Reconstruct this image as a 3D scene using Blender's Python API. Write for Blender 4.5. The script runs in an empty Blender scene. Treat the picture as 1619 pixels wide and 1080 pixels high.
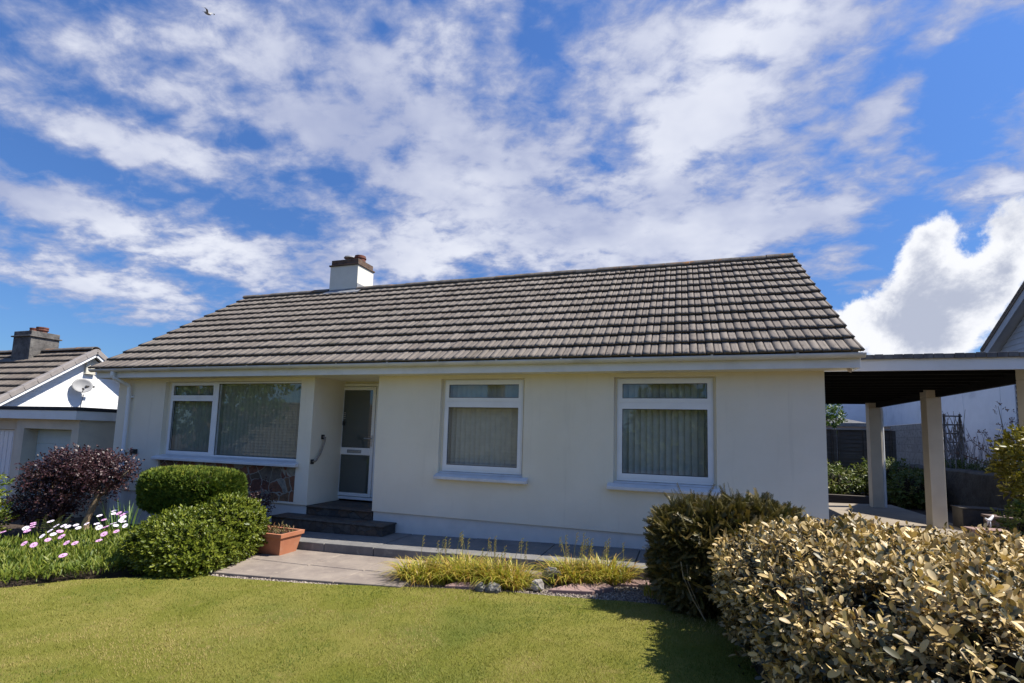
import bpy, math, random
import numpy as np
from mathutils import Vector, Matrix, noise as mnoise
rng=np.random.default_rng(7); random.seed(7)
scene=bpy.context.scene
COL=scene.collection

# ---------------------------------------------------------------- camera
cam=bpy.data.cameras.new('camera'); cam_ob=bpy.data.objects.new('camera',cam); COL.objects.link(cam_ob)
cam.sensor_width=36; cam.lens=17.816; cam.shift_y=0.0427; cam.clip_start=.05; cam.clip_end=3000
CAMPOS=(-1.66,-7.10,1.242)
cam_ob.matrix_world=Matrix(((0.94787,0.00481,0.31862,CAMPOS[0]),(0.31735,-0.10476,-0.9425,CAMPOS[1]),(0.02885,0.99449,-0.10083,CAMPOS[2]),(0,0,0,1)))
scene.camera=cam_ob

# ---------------------------------------------------------------- exposure
scene.view_settings.view_transform='Standard'; scene.view_settings.look='None'
scene.view_settings.exposure=0.74; scene.view_settings.gamma=1.0
scene.cycles.use_denoising=True
scene.cycles.max_bounces=8; scene.cycles.transparent_max_bounces=12; scene.cycles.caustics_reflective=False; scene.cycles.caustics_refractive=False

# ---------------------------------------------------------------- sun
SUN=Vector((.70,.13,1.0)).normalized()
sl=bpy.data.lights.new('sun','SUN'); sl.energy=5.0; sl.angle=math.radians(.53); sl.color=(1.0,.945,.86)
so=bpy.data.objects.new('sun',sl); COL.objects.link(so); so.rotation_euler=SUN.to_track_quat('Z','Y').to_euler(); so.location=SUN*60

# ---------------------------------------------------------------- sky (world)
CLOUD_BANKS=[
 (2.903, 1.342, 0.678, -1.754, 5.253, -7.099, 0.42),
 (4.933, 0.842, -0.473, -0.434, 5.108, -6.505, 0.5),
 (7.644, 2.034, -4.34, -4.373, 6.219, -7.25, 0.85),
 (6.828, -1.582, 2.262, 8.486, 7.819, -13.058, 0.55),
 (5.108, 7.166, 2.479, -11.615, 7.249, -30.043, 0.75),
 (9.521, 13.985, -2.244, -12.858, 1.456, -24.879, 0.75),
 (4.908, 9.051, 0.937, -9.522, 3.545, -31.931, 0.6),
 (3.175, 4.194, -0.659, -9.369, 1.363, -26.552, 0.8),
 (2.589, 4.372, -0.533, -7.946, 0.771, -33.64, 0.75),
 (5.122, 3.484, 0.819, -3.006, 6.001, -18.504, 0.6),
 (5.067, 2.701, -0.414, -4.767, 5.03, -13.245, 0.65),
 (4.462, 1.171, 0.004, -1.094, 5.462, -13.234, 0.75),
 (12.385, 6.544, 1.23, -2.608, 6.71, -20.158, 0.7),
 (8.11, -0.734, 0.37, 3.662, 7.634, -18.618, 0.75),
 (9.177, -0.818, 1.887, 6.031, 8.311, -15.387, 0.55),
 (16.908, -8.745, 5.655, 14.433, 8.812, -24.409, 0.7),
 (11.374, -2.891, -0.655, 8.462, 15.76, -42.765, 0.75),
 (19.017, -10.989, 3.298, 12.13, 8.515, -33.238, 0.9),
 (11.443, -0.8, -1.388, 0.499, 7.885, -21.814, 0.65),
 (6.066, 0.668, -0.292, -0.749, 9.646, -27.16, 0.6),
 (4.847, 6.288, 1.948, -9.761, 4.409, -17.638, 0.3),
 (5.05, 9.525, -3.73, -12.442, -0.742, -12.274, 0.35),
 (5.05, 4.325, 0.476, -7.025, 5.107, -14.489, 0.4),
 (7.469, 2.945, -0.999, -4.88, 6.985, -13.431, 0.4),
 (5.628, 4.321, -1.068, -8.381, 4.215, -12.937, 0.4),
 (18.87, -3.69, -2.925, 1.41, 9.874, -31.134, 0.7),
 (11.768, -2.263, -4.249, 2.422, 7.686, -13.426, -0.45),
 (41.097, -1.997, -22.278, 0.718, 13.995, -19.391, 0.45),
 (19.255, -14.31, 11.677, 27.562, 11.614, -35.54, 0.4),
 (15.668, -5.936, 5.733, 15.862, 10.588, -26.525, 0.45),
 (22.095, -9.38, 3.133, 18.947, 16.085, -47.302, 0.4),
 (23.87, -6.926, -8.544, 4.344, 12.796, -27.788, -0.4),
 (13.038, 19.864, -10.418, -41.824, 0.367, -30.044, -0.45),
 (6.808, 7.262, -0.713, -17.001, 6.025, -43.037, -0.6),
 (7.635, 11.109, 4.926, -23.703, 21.08, -80.164, -0.5),
 (22.066, 4.946, -10.504, -21.122, 36.895, -46.597, -0.55),
 (17.002, 11.349, 3.4, -8.094, 14.123, -33.081, -0.45),
 (2.782, 5.075, -0.21, -3.46, 1.432, -29.8, -0.7),
 (11.016, -2.4, -2.063, 2.681, 15.157, -43.641, -0.35),
 (12.78, 16.121, 6.656, -21.722, 21.735, -74.848, -0.4),
 (18.075, 2.33, -1.274, -1.302, 15.959, -31.992, -0.2),
 (18.582, 4.695, -0.568, -5.048, 26.435, -34.812, -0.35),
 (44.607, 18.876, -4.603, -4.547, 6.796, -9.317, -0.3),
 (11.178, 16.824, -4.016, -32.099, 2.12, -41.101, -0.25),
]
CUMULUS=[
 (25.918, -8.296, -5.467, 1.192, 5.184, -17.0, 1.15),
 (15.06, -5.536, -2.448, 0.707, 3.624, -15.676, 1.0),
 (15.992, -4.391, -1.829, 0.688, 5.45, -25.372, 1.0),
 (8.938, -3.085, -0.838, 0.332, 3.338, -20.156, 1.1),
 (20.982, -8.954, -4.748, 0.961, 3.601, -13.751, 1.05),
 (36.796, -14.704, -11.08, 3.039, 9.385, -28.16, 0.45),
]

def N(nt,t,**kw):
    n=nt.nodes.new(t)
    for k,v in kw.items(): setattr(n,k,v)
    return n
def setin(n,i,v):
    n.inputs[i].default_value=v
def mathn(nt,op,a,b=None,c=None,clamp=False):
    n=nt.nodes.new('ShaderNodeMath'); n.operation=op; n.use_clamp=clamp
    for i,x in enumerate((a,b,c)):
        if x is None: continue
        if hasattr(x,'is_linked'): nt.links.new(x,n.inputs[i])
        else: n.inputs[i].default_value=x
    return n.outputs[0]
def vmath(nt,op,a,b=None):
    n=nt.nodes.new('ShaderNodeVectorMath'); n.operation=op
    for i,x in enumerate((a,b)):
        if x is None: continue
        if hasattr(x,'is_linked'): nt.links.new(x,n.inputs[i])
        else: n.inputs[i].default_value=x
    return n.outputs['Value'] if op in('DOT_PRODUCT','LENGTH') else n.outputs[0]
def mixc(nt,f,a,b,mode='MIX'):
    n=nt.nodes.new('ShaderNodeMix'); n.data_type='RGBA'; n.blend_type=mode; n.clamp_factor=True
    for i,x in ((0,f),(6,a),(7,b)):
        if hasattr(x,'is_linked'): nt.links.new(x,n.inputs[i])
        else: n.inputs[i].default_value=(x if i==0 else (*x[:3],1))
    return n.outputs[2]
def ramp(nt,f,lo,hi,smooth=True):
    n=nt.nodes.new('ShaderNodeMapRange'); n.interpolation_type='SMOOTHSTEP' if smooth else 'LINEAR'
    if hasattr(f,'is_linked'): nt.links.new(f,n.inputs[0])
    n.inputs[1].default_value=lo; n.inputs[2].default_value=hi
    return n.outputs[0]
def noise_tex(nt,vec,scale,detail=4,rough=.55,dist=0.0,out='Fac'):
    n=nt.nodes.new('ShaderNodeTexNoise')
    if vec is not None: nt.links.new(vec,n.inputs['Vector'])
    n.inputs['Scale'].default_value=scale; n.inputs['Detail'].default_value=detail
    n.inputs['Roughness'].default_value=rough; n.inputs['Distortion'].default_value=dist
    return n.outputs[out]
W=bpy.data.worlds.new("World"); scene.world=W; W.use_nodes=True
nt=W.node_tree; nt.nodes.clear()
out=N(nt,'ShaderNodeOutputWorld'); bg=N(nt,'ShaderNodeBackground'); bg.inputs[1].default_value=.088
nt.links.new(bg.outputs[0],out.inputs[0])
sky=N(nt,'ShaderNodeTexSky'); sky.sky_type='NISHITA'; sky.sun_disc=False
sky.sun_elevation=math.asin(SUN.z); sky.sun_rotation=math.atan2(SUN.x,SUN.y)
sky.altitude=50; sky.air_density=1.0; sky.dust_density=.4; sky.ozone_density=2.0
tc=N(nt,'ShaderNodeTexCoord'); D=tc.outputs['Generated']
def blob_sum(lst,start):
    acc=start
    for b in lst:
        A=b[0:3]; B=b[3:6]; w=b[6]
        p=vmath(nt,'DOT_PRODUCT',D,A); q=vmath(nt,'DOT_PRODUCT',D,B)
        r2=mathn(nt,'MULTIPLY_ADD',q,q,mathn(nt,'MULTIPLY',p,p))
        e=mathn(nt,'POWER',2.7183,mathn(nt,'MULTIPLY',r2,-1.0))
        acc=mathn(nt,'MULTIPLY_ADD',e,w,acc)
    return acc
# cloud-layer coordinates: the direction projected onto a flat layer overhead
sep=N(nt,'ShaderNodeSeparateXYZ'); nt.links.new(D,sep.inputs[0])
zz=mathn(nt,'ADD',mathn(nt,'MAXIMUM',sep.outputs[2],0.0),.25)
cx=mathn(nt,'DIVIDE',sep.outputs[0],zz); cy=mathn(nt,'DIVIDE',sep.outputs[1],zz)
cmb=N(nt,'ShaderNodeCombineXYZ'); nt.links.new(cx,cmb.inputs[0]); nt.links.new(cy,cmb.inputs[1])
L=cmb.outputs[0]
mp=N(nt,'ShaderNodeMapping'); nt.links.new(L,mp.inputs[0]); mp.inputs['Rotation'].default_value=(0,0,math.radians(-25)); mp.inputs['Scale'].default_value=(1.0,1.25,1)
n1=noise_tex(nt,mp.outputs[0],1.9,8,.56,.15)
n2=noise_tex(nt,mp.outputs[0],6.2,8,.55,.12)
n6=noise_tex(nt,mp.outputs[0],14.0,6,.62,.35)
n3=noise_tex(nt,D,8.0,10,.66,.2)
banks=blob_sum(CLOUD_BANKS,.10)
dens=mathn(nt,'MULTIPLY_ADD',mathn(nt,'SUBTRACT',n1,.5),1.2,banks)
dens=mathn(nt,'MULTIPLY_ADD',mathn(nt,'SUBTRACT',n2,.5),2.5,dens)
dens=mathn(nt,'MULTIPLY_ADD',mathn(nt,'SUBTRACT',n6,.5),1.25,dens)
alpha=ramp(nt,dens,-.06,.80)
alpha=mathn(nt,'MULTIPLY',mathn(nt,'MULTIPLY',alpha,.93),ramp(nt,sep.outputs[2],.0,.06))
cum=blob_sum(CUMULUS,0.0)
cumd=mathn(nt,'MULTIPLY_ADD',mathn(nt,'SUBTRACT',n3,.5),2.6,cum)
calpha=ramp(nt,cumd,.55,.90)
# cloud colours (radiance before the background strength): thin veil lavender, thick parts white
thick=ramp(nt,dens,.35,1.15)
n4=noise_tex(nt,L,1.6,5,.55)
thick=mathn(nt,'MULTIPLY',thick,ramp(nt,n4,.28,.66))
veil=mixc(nt,thick,(2.75,3.1,4.5),(6.0,6.15,6.7))
n5=noise_tex(nt,D,7.5,8,.6,.3)
cumcol=mixc(nt,ramp(nt,mathn(nt,'MULTIPLY_ADD',ramp(nt,cumd,.8,1.9),.30,n5),.50,.80),(6.6,6.7,7.0),(3.3,3.6,4.5))
tint=mixc(nt,1.0,sky.outputs[0],mixc(nt,ramp(nt,sep.outputs[2],.0,.62,False),(.30,.46,.68),(.54,.83,1.27)),'MULTIPLY')
col=mixc(nt,alpha,tint,veil)
col=mixc(nt,calpha,col,cumcol)
nt.links.new(col,bg.inputs[0])

# ---------------------------------------------------------------- helpers: objects
def tag(o,label=None,cat=None,group=None,kind=None):
    for k,v in (('label',label),('category',cat),('group',group),('kind',kind)):
        if v: o[k]=v
    return o
def thing(name,label,cat,loc=(0,0,0),rz=0,group=None):
    o=bpy.data.objects.new(name,None); COL.objects.link(o); o.location=loc; o.rotation_euler=(0,0,rz)
    o.empty_display_size=.1
    return tag(o,label,cat,group)
class MB:
    "collects polygons; build() links them as one mesh object"
    def __init__(s): s.v=[]; s.f=[]; s.m=[]; s.r=[]
    def poly(s,pts,m=0,r=None):
        i=len(s.v); s.v+= [tuple(p) for p in pts]; s.f.append(tuple(range(i,i+len(pts)))); s.m.append(m)
        s.r+= [random.random() if r is None else r]*len(pts)
    def mesh(s,v,f,m=0,r=0.5):
        i=len(s.v); s.v+=[tuple(p) for p in v]; s.f+=[tuple(a+i for a in q) for q in f]; s.m+=[m]*len(f)
        s.r+=[r]*len(v)
    def box(s,x0,x1,y0,y1,z0,z1,m=0,r=None):
        v=[(x0,y0,z0),(x1,y0,z0),(x1,y1,z0),(x0,y1,z0),(x0,y0,z1),(x1,y0,z1),(x1,y1,z1),(x0,y1,z1)]
        s.mesh(v,[(3,2,1,0),(4,5,6,7),(0,1,5,4),(1,2,6,5),(2,3,7,6),(3,0,4,7)],m,random.random() if r is None else r)
    def obox(s,c,ax,ay,az,m=0,r=None):
        c,ax,ay,az=map(Vector,(c,ax,ay,az)); v=[c+ax*a+ay*b+az*d for d in(-1,1) for b in(-1,1) for a in(-1,1)]
        s.mesh(v,[(2,3,1,0),(4,5,7,6),(0,1,5,4),(1,3,7,5),(3,2,6,7),(2,0,4,6)],m,random.random() if r is None else r)
    def tube(s,pts,rad,n=8,m=0,cap=True,r=None):
        pts=[Vector(p) for p in pts]; rr=rad if hasattr(rad,'__len__') else [rad]*len(pts)
        rings=[]; prev=None
        for i,p in enumerate(pts):
            t=(pts[min(i+1,len(pts)-1)]-pts[max(i-1,0)]).normalized()
            a=prev if prev is not None else (Vector((0,0,1)) if abs(t.z)<.9 else Vector((1,0,0)))
            u=(a-t*a.dot(t)).normalized(); prev=u; w=t.cross(u)
            rings.append([p+(u*math.cos(k*2*math.pi/n)+w*math.sin(k*2*math.pi/n))*rr[i] for k in range(n)])
        v=[q for R_ in rings for q in R_]; f=[]
        for i in range(len(pts)-1):
            for k in range(n): f.append((i*n+k,i*n+(k+1)%n,(i+1)*n+(k+1)%n,(i+1)*n+k))
        if cap: f+= [tuple(range(n-1,-1,-1)),tuple(range((len(pts)-1)*n,len(pts)*n))]
        s.mesh(v,f,m,random.random() if r is None else r)
    def lathe(s,c,prof,n=20,m=0):
        v=[];f=[]
        for (rd,z) in prof: v+= [(c[0]+rd*math.cos(k*2*math.pi/n),c[1]+rd*math.sin(k*2*math.pi/n),c[2]+z) for k in range(n)]
        for i in range(len(prof)-1):
            for k in range(n): f.append((i*n+k,i*n+(k+1)%n,(i+1)*n+(k+1)%n,(i+1)*n+k))
        f+= [tuple(range(n-1,-1,-1)),tuple(range((len(prof)-1)*n,len(prof)*n))]
        s.mesh(v,f,m)
    def build(s,name,mat,parent=None,smooth=False,bevel=0):
        me=bpy.data.meshes.new(name); me.from_pydata(s.v,[],s.f)
        for x in (mat if isinstance(mat,(list,tuple)) else [mat]): me.materials.append(x)
        if any(s.m): me.polygons.foreach_set('material_index',s.m)
        a=me.attributes.new('rnd','FLOAT','POINT'); a.data.foreach_set('value',np.array(s.r,np.float32))
        if smooth: me.polygons.foreach_set('use_smooth',[True]*len(me.polygons))
        me.update(); o=bpy.data.objects.new(name,me); COL.objects.link(o)
        if parent is not None: o.parent=parent
        if bevel:
            b=o.modifiers.new('bevel','BEVEL'); b.width=bevel; b.segments=2; b.limit_method='ANGLE'; b.angle_limit=math.radians(50)
        return o
def npmesh(name,V,F,rnd,mat,parent=None,smooth=False,midx=None):
    "V (n,3), F list of equal-length index rows or several such arrays"
    me=bpy.data.meshes.new(name)
    Fs=F if isinstance(F,list) else [F]
    nl=sum(f.size for f in Fs); npoly=sum(len(f) for f in Fs)
    me.vertices.add(len(V)); me.vertices.foreach_set('co',np.ascontiguousarray(V,np.float32).ravel())
    me.loops.add(nl); me.loops.foreach_set('vertex_index',np.concatenate([f.ravel() for f in Fs]).astype(np.int32))
    me.polygons.add(npoly); st=[];o=0
    for f in Fs:
        st.append(o+np.arange(len(f))*f.shape[1]); o+=f.size
    me.polygons.foreach_set('loop_start',np.concatenate(st).astype(np.int32))
    for x in (mat if isinstance(mat,(list,tuple)) else [mat]): me.materials.append(x)
    if midx is not None: me.polygons.foreach_set('material_index',np.asarray(midx,np.int32))
    me.update(calc_edges=True); me.validate()
    a=me.attributes.new('rnd','FLOAT','POINT'); a.data.foreach_set('value',np.ascontiguousarray(rnd,np.float32))
    if smooth: me.polygons.foreach_set('use_smooth',np.ones(npoly,bool))
    ob=bpy.data.objects.new(name,me); COL.objects.link(ob)
    if parent is not None: ob.parent=parent
    return ob
def unit(a): return a/np.maximum(np.linalg.norm(a,axis=-1,keepdims=True),1e-9)
def frames(d,n):
    "d: long axis (N,3), n: rough face normal -> rotation matrices with columns x(side) y(axis) z(normal)"
    y=unit(d); z=unit(n-y*(n*y).sum(1,keepdims=True)); x=np.cross(y,z)
    return np.stack([x,y,z],2)
def scatter(T,TF,pos,rot,scale,rnd,T_r=None):
    "copies of template T (m,3) with faces TF (k,q)"
    n=len(pos); m=len(T); sc=np.asarray(scale,float); sc=np.ones(n)*sc if sc.ndim==0 else sc
    V=np.einsum('nij,mj->nmi',rot,T)*sc[:,None,None]+pos[:,None,:]
    F=(TF[None,:,:]+(np.arange(n)*m)[:,None,None]).reshape(-1,TF.shape[1])
    r=np.repeat(rnd,m) if T_r is None else (np.clip(rnd[:,None]*.6+T_r[None,:]*.4,0,1)).ravel()
    return V.reshape(-1,3),F,r
def merge(parts):
    V=[];F=[];R_=[];o=0
    for v,f,r in parts: V.append(v);F.append(f+o);R_.append(r);o+=len(v)
    return np.concatenate(V),np.concatenate(F),np.concatenate(R_)
def leaf_t(L,Wd,fold=.25,curl=.12,wide=.5):
    "pointed oval leaf: 8 verts, 6 quads-as-quads (two tris degenerate avoided)"
    ys=[0,.28,.66,1.0]; ws=[0.0,.85,.8,0.0]
    v=[(0,0,0)]
    for y,w in ((.28*wide*2,.88),(.70,.78)):
        z=curl*L*(-y*y)
        v+=[(-w*Wd/2,y*L,z+fold*Wd*.5),(0,y*L,z),(w*Wd/2,y*L,z+fold*Wd*.5)]
    v.append((0,L,-curl*L))
    f=[(0,2,1,1),(0,3,2,2)]
    q=np.array([(0,2,5,1),(0,3,6,2)])  # placeholder, replaced below
    V=np.array(v,float)
    tri=np.array([(0,2,1),(0,3,2),(1,2,5),(1,5,4),(2,3,6),(2,6,5),(4,5,7),(5,6,7)])
    return V,tri
def round_leaf_t(L,Wd,fold=.2,curl=.12):
    "blunt oval leaf with a folded midrib"
    v=[(0,0,0)]
    for y,w in ((.18,.66),(.48,1.0),(.80,.80)):
        z=-curl*L*y*y; v+=[(-w*Wd/2,y*L,z+fold*Wd*w*.5),(0,y*L,z),(w*Wd/2,y*L,z+fold*Wd*w*.5)]
    v+=[(-.18*Wd,.975*L,-curl*L*.95),(.18*Wd,.975*L,-curl*L*.95)]
    return np.array(v,float),np.array([(0,2,1),(0,3,2),(1,2,5),(1,5,4),(2,3,6),(2,6,5),(4,5,8),(4,8,7),(5,6,9),(5,9,8),(7,8,10),(8,9,11),(8,11,10)])
def diamond_t(L,Wd,fold=.3):
    V=np.array([(0,0,0),(-Wd/2,L*.5,fold*Wd),(Wd/2,L*.5,fold*Wd),(0,L,0)],float)
    return V,np.array([(0,3,1),(0,2,3)])
def rand_unit(n,r=None):
    a=(r or rng).normal(size=(n,3)); return unit(a)
def vnoise(P,sc,seed=0.0):
    return np.array([mnoise.noise(Vector((p[0]*sc+seed,p[1]*sc-seed,p[2]*sc+seed*.7))) for p in P])

# ---------------------------------------------------------------- helpers: materials
def newmat(name):
    m=bpy.data.materials.new(name); m.use_nodes=True; nt=m.node_tree; b=nt.nodes['Principled BSDF']
    return m,nt,b
def ocoord(nt,scale=(1,1,1)):
    t=N(nt,'ShaderNodeTexCoord'); mp=N(nt,'ShaderNodeMapping'); nt.links.new(t.outputs['Object'],mp.inputs[0]); mp.inputs['Scale'].default_value=scale
    return mp.outputs[0]
def attr(nt,n='rnd'):
    a=N(nt,'ShaderNodeAttribute'); a.attribute_name=n; return a.outputs['Fac']
def bump(nt,b,h,strength=.3,dist=.01):
    n=N(nt,'ShaderNodeBump'); n.inputs['Strength'].default_value=strength; n.inputs['Distance'].default_value=dist
    nt.links.new(h,n.inputs['Height']); nt.links.new(n.outputs[0],b.inputs['Normal'])
def mat(name,c1,c2=None,scale=6,rough=.8,bumps=0,bscale=60,bdist=.004,spec=.3,stretch=(1,1,1),c3=None,s3=1.2,w3=.5,detail=6):
    "two-tone noise material, optional third large-scale stain colour and fine bump"
    m,nt,b=newmat(name); v=ocoord(nt,stretch)
    b.inputs['Roughness'].default_value=rough; b.inputs['Specular IOR Level'].default_value=spec
    if c2 is None: c2=tuple(x*.85 for x in c1)
    f=noise_tex(nt,v,scale,detail,.6)
    c=mixc(nt,ramp(nt,f,.32,.68),c1,c2)
    if c3 is not None:
        g=noise_tex(nt,v,s3,5,.65,.4)
        c=mixc(nt,mathn(nt,'MULTIPLY',ramp(nt,g,.5,.72),w3),c,c3)
    nt.links.new(c,b.inputs['Base Color'])
    if bumps:
        h=noise_tex(nt,v,bscale,5,.65); bump(nt,b,h,bumps,bdist)
    return m
def leafmat(name,cols,rough=.5,spec=.4,trans=.25,noise=None):
    "leaf material: colour ramp over the per-leaf random value, some light through the leaf"
    m,nt,b=newmat(name); a=attr(nt)
    cr=N(nt,'ShaderNodeValToRGB'); el=cr.color_ramp.elements
    while len(el)<len(cols): el.new(.5)
    for i,c in enumerate(cols): el[i].position=i/(len(cols)-1); el[i].color=(*c,1)
    nt.links.new(a,cr.inputs[0]); c=cr.outputs[0]
    if noise:
        g=noise_tex(nt,ocoord(nt),noise[0],3,.6); c=mixc(nt,ramp(nt,g,.45,.7),c,noise[1])
    nt.links.new(c,b.inputs['Base Color']); b.inputs['Roughness'].default_value=rough; b.inputs['Specular IOR Level'].default_value=spec
    t=N(nt,'ShaderNodeBsdfTranslucent'); nt.links.new(mixc(nt,1.0,c,(1.15,1.2,.7),'MULTIPLY'),t.inputs[0])
    mx=N(nt,'ShaderNodeMixShader'); mx.inputs[0].default_value=trans
    nt.links.new(b.outputs[0],mx.inputs[1]); nt.links.new(t.outputs[0],mx.inputs[2])
    nt.links.new(mx.outputs[0],nt.nodes['Material Output'].inputs[0])
    return m

# ================================================================ materials of the setting and the house
M={}
def rendermat():
    m,nt,b=newmat('cream_render'); v=ocoord(nt)
    c=mixc(nt,ramp(nt,noise_tex(nt,v,1.6,6,.6),.32,.68),(.79,.725,.595),(.75,.685,.555))
    c=mixc(nt,mathn(nt,'MULTIPLY',ramp(nt,noise_tex(nt,ocoord(nt,(5,5,.35)),1.4,6,.7),.54,.74),.30),c,(.56,.51,.41))
    c=mixc(nt,mathn(nt,'MULTIPLY',ramp(nt,noise_tex(nt,v,11,5,.7),.60,.76),.22),c,(.58,.53,.43))
    nt.links.new(c,b.inputs['Base Color']); b.inputs['Roughness'].default_value=.92; b.inputs['Specular IOR Level'].default_value=.12
    h=mathn(nt,'MULTIPLY_ADD',noise_tex(nt,v,7,4,.6),1.6,noise_tex(nt,v,160,5,.7)); bump(nt,b,h,.45,.005); return m
M['render']=rendermat()
M['plinth']=mat('plinth_render',(.68,.65,.60),(.62,.595,.55),3,.9,.4,200,.003,.15,c3=(.46,.45,.42),s3=1.6,w3=.4)
M['white']=mat('white_upvc',(.80,.80,.80),(.76,.76,.76),4,.35,0,spec=.5,c3=(.62,.62,.60),s3=2.0,w3=.25)
M['fascia']=mat('white_fascia',(.74,.74,.74),(.70,.70,.69),3,.4,0,spec=.4,c3=(.5,.49,.45),s3=1.5,w3=.3)
M['sill']=mat('painted_sill',(.70,.69,.68),(.62,.61,.60),5,.6,.2,90,.002,c3=(.42,.41,.40),s3=3,w3=.35)
M['soffit']=mat('soffit_board',(.72,.69,.58),(.66,.63,.52),3,.7)
M['gutter']=mat('grey_gutter',(.66,.65,.63),(.60,.59,.57),3,.45,0,spec=.4,c3=(.30,.30,.28),s3=2.2,w3=.45)
M['lead']=mat('lead_flashing',(.16,.17,.18),(.30,.30,.31),5,.6,.3,30,.004)
M['dark']=mat('dark_iron',(.03,.03,.032),(.05,.045,.04),8,.5)
M['metal']=mat('brushed_metal',(.42,.42,.43),(.5,.5,.5),20,.3); M['metal'].node_tree.nodes['Principled BSDF'].inputs['Metallic'].default_value=.9
M['bronze']=mat('bronze_rail',(.20,.17,.14),(.26,.22,.18),9,.45)
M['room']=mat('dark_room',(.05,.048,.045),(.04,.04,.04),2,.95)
M['felt']=mat('roof_felt',(.09,.09,.095),(.16,.16,.16),7,.9,.5,150,.004,c3=(.05,.05,.05),s3=3,w3=.6)
M['black_timber']=mat('black_timber',(.004,.004,.004),(.006,.006,.006),6,.95,.3,60,.004,stretch=(1,8,1))
M['brick_dark']=None
def tilemat(name,c1,c2,c3,lichen=(.30,.27,.20),moss=(.06,.055,.03)):
    m,nt,b=newmat(name); a=attr(nt); v=ocoord(nt)
    c=mixc(nt,a,c1,c2)
    g=noise_tex(nt,ocoord(nt,(14,2.2,2.2)),2.2,7,.72); c=mixc(nt,mathn(nt,'MULTIPLY',ramp(nt,g,.48,.70),.75),c,c3)      # streaks running down the slope
    h=noise_tex(nt,v,26,5,.7); c=mixc(nt,mathn(nt,'MULTIPLY',ramp(nt,h,.60,.74),.6),c,lichen)
    k=noise_tex(nt,v,1.7,6,.65); c=mixc(nt,mathn(nt,'MULTIPLY',ramp(nt,k,.55,.72),.35),c,moss)
    s=noise_tex(nt,v,9,2,.5); c=mixc(nt,mathn(nt,'MULTIPLY',ramp(nt,s,.71,.76),.8),c,(.035,.032,.026))
    nt.links.new(c,b.inputs['Base Color']); b.inputs['Roughness'].default_value=.92; b.inputs['Specular IOR Level'].default_value=.2
    bump(nt,b,noise_tex(nt,v,130,4,.7),.45,.004)
    return m
M['tile']=tilemat('concrete_tiles',(.205,.178,.152),(.158,.135,.115),(.075,.062,.052),(.30,.27,.21))
M['tile_left']=tilemat('neighbour_tiles',(.205,.175,.145),(.16,.132,.108),(.085,.07,.06))
def ridgemat():
    m,nt,b=newmat('ridge_tiles'); v=ocoord(nt)
    c=mixc(nt,ramp(nt,noise_tex(nt,v,7,5,.6),.35,.65),(.15,.13,.11),(.08,.072,.065))
    c=mixc(nt,ramp(nt,noise_tex(nt,v,3.1,5,.7),.55,.68),c,(.28,.13,.045))
    nt.links.new(c,b.inputs['Base Color']); b.inputs['Roughness'].default_value=.95; bump(nt,b,noise_tex(nt,v,90,4,.7),.5,.006); return m
M['ridge']=ridgemat()
def stonewall(name,scale,cols,mortar,edge=.05,rough=.75,depth=.02):
    m,nt,b=newmat(name); v=ocoord(nt)
    w=noise_tex(nt,v,3.0,3,.5,out='Color'); 
    v2=vmath(nt,'ADD',v,vmath(nt,'MULTIPLY',vmath(nt,'SUBTRACT',w,(.5,.5,.5)),(.22,.0,.22)))
    def vor(feat):
        n=nt.nodes.new('ShaderNodeTexVoronoi'); n.feature=feat; n.inputs['Scale'].default_value=scale; n.inputs['Randomness'].default_value=.9
        nt.links.new(v2,n.inputs['Vector']); return n
    d=vor('DISTANCE_TO_EDGE').outputs['Distance']; cell=vor('F1').outputs['Color']
    sp=N(nt,'ShaderNodeSeparateColor'); nt.links.new(cell,sp.inputs[0])
    cr=N(nt,'ShaderNodeValToRGB'); el=cr.color_ramp.elements; cr.color_ramp.interpolation='CONSTANT'
    while len(el)<len(cols): el.new(.5)
    for i,c in enumerate(cols): el[i].position=i/len(cols); el[i].color=(*c,1)
    nt.links.new(sp.outputs[0],cr.inputs[0])
    c=mixc(nt,ramp(nt,noise_tex(nt,v,14,5,.65),.35,.7),cr.outputs[0],mixc(nt,1.0,cr.outputs[0],(.5,.5,.55),'MULTIPLY'))
    f=ramp(nt,d,edge*.5,edge); c=mixc(nt,f,mortar,c)
    nt.links.new(c,b.inputs['Base Color']); b.inputs['Roughness'].default_value=rough
    h=mathn(nt,'MULTIPLY_ADD',noise_tex(nt,v,30,4,.6),.3,f); bump(nt,b,h,.8,depth); return m
M['crazy']=stonewall('crazy_stone',5.2,[(.22,.085,.045),(.12,.075,.042),(.26,.13,.07),(.30,.27,.21),(.15,.055,.032),(.17,.13,.09),(.20,.11,.055),(.24,.10,.05)],(.33,.29,.23),.045)
M['slate_step']=stonewall('slate_step',5.0,[(.085,.070,.055),(.11,.075,.052),(.060,.055,.050),(.095,.085,.072)],(.045,.04,.035),.03,.7,.012)
M['glass']=None
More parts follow.
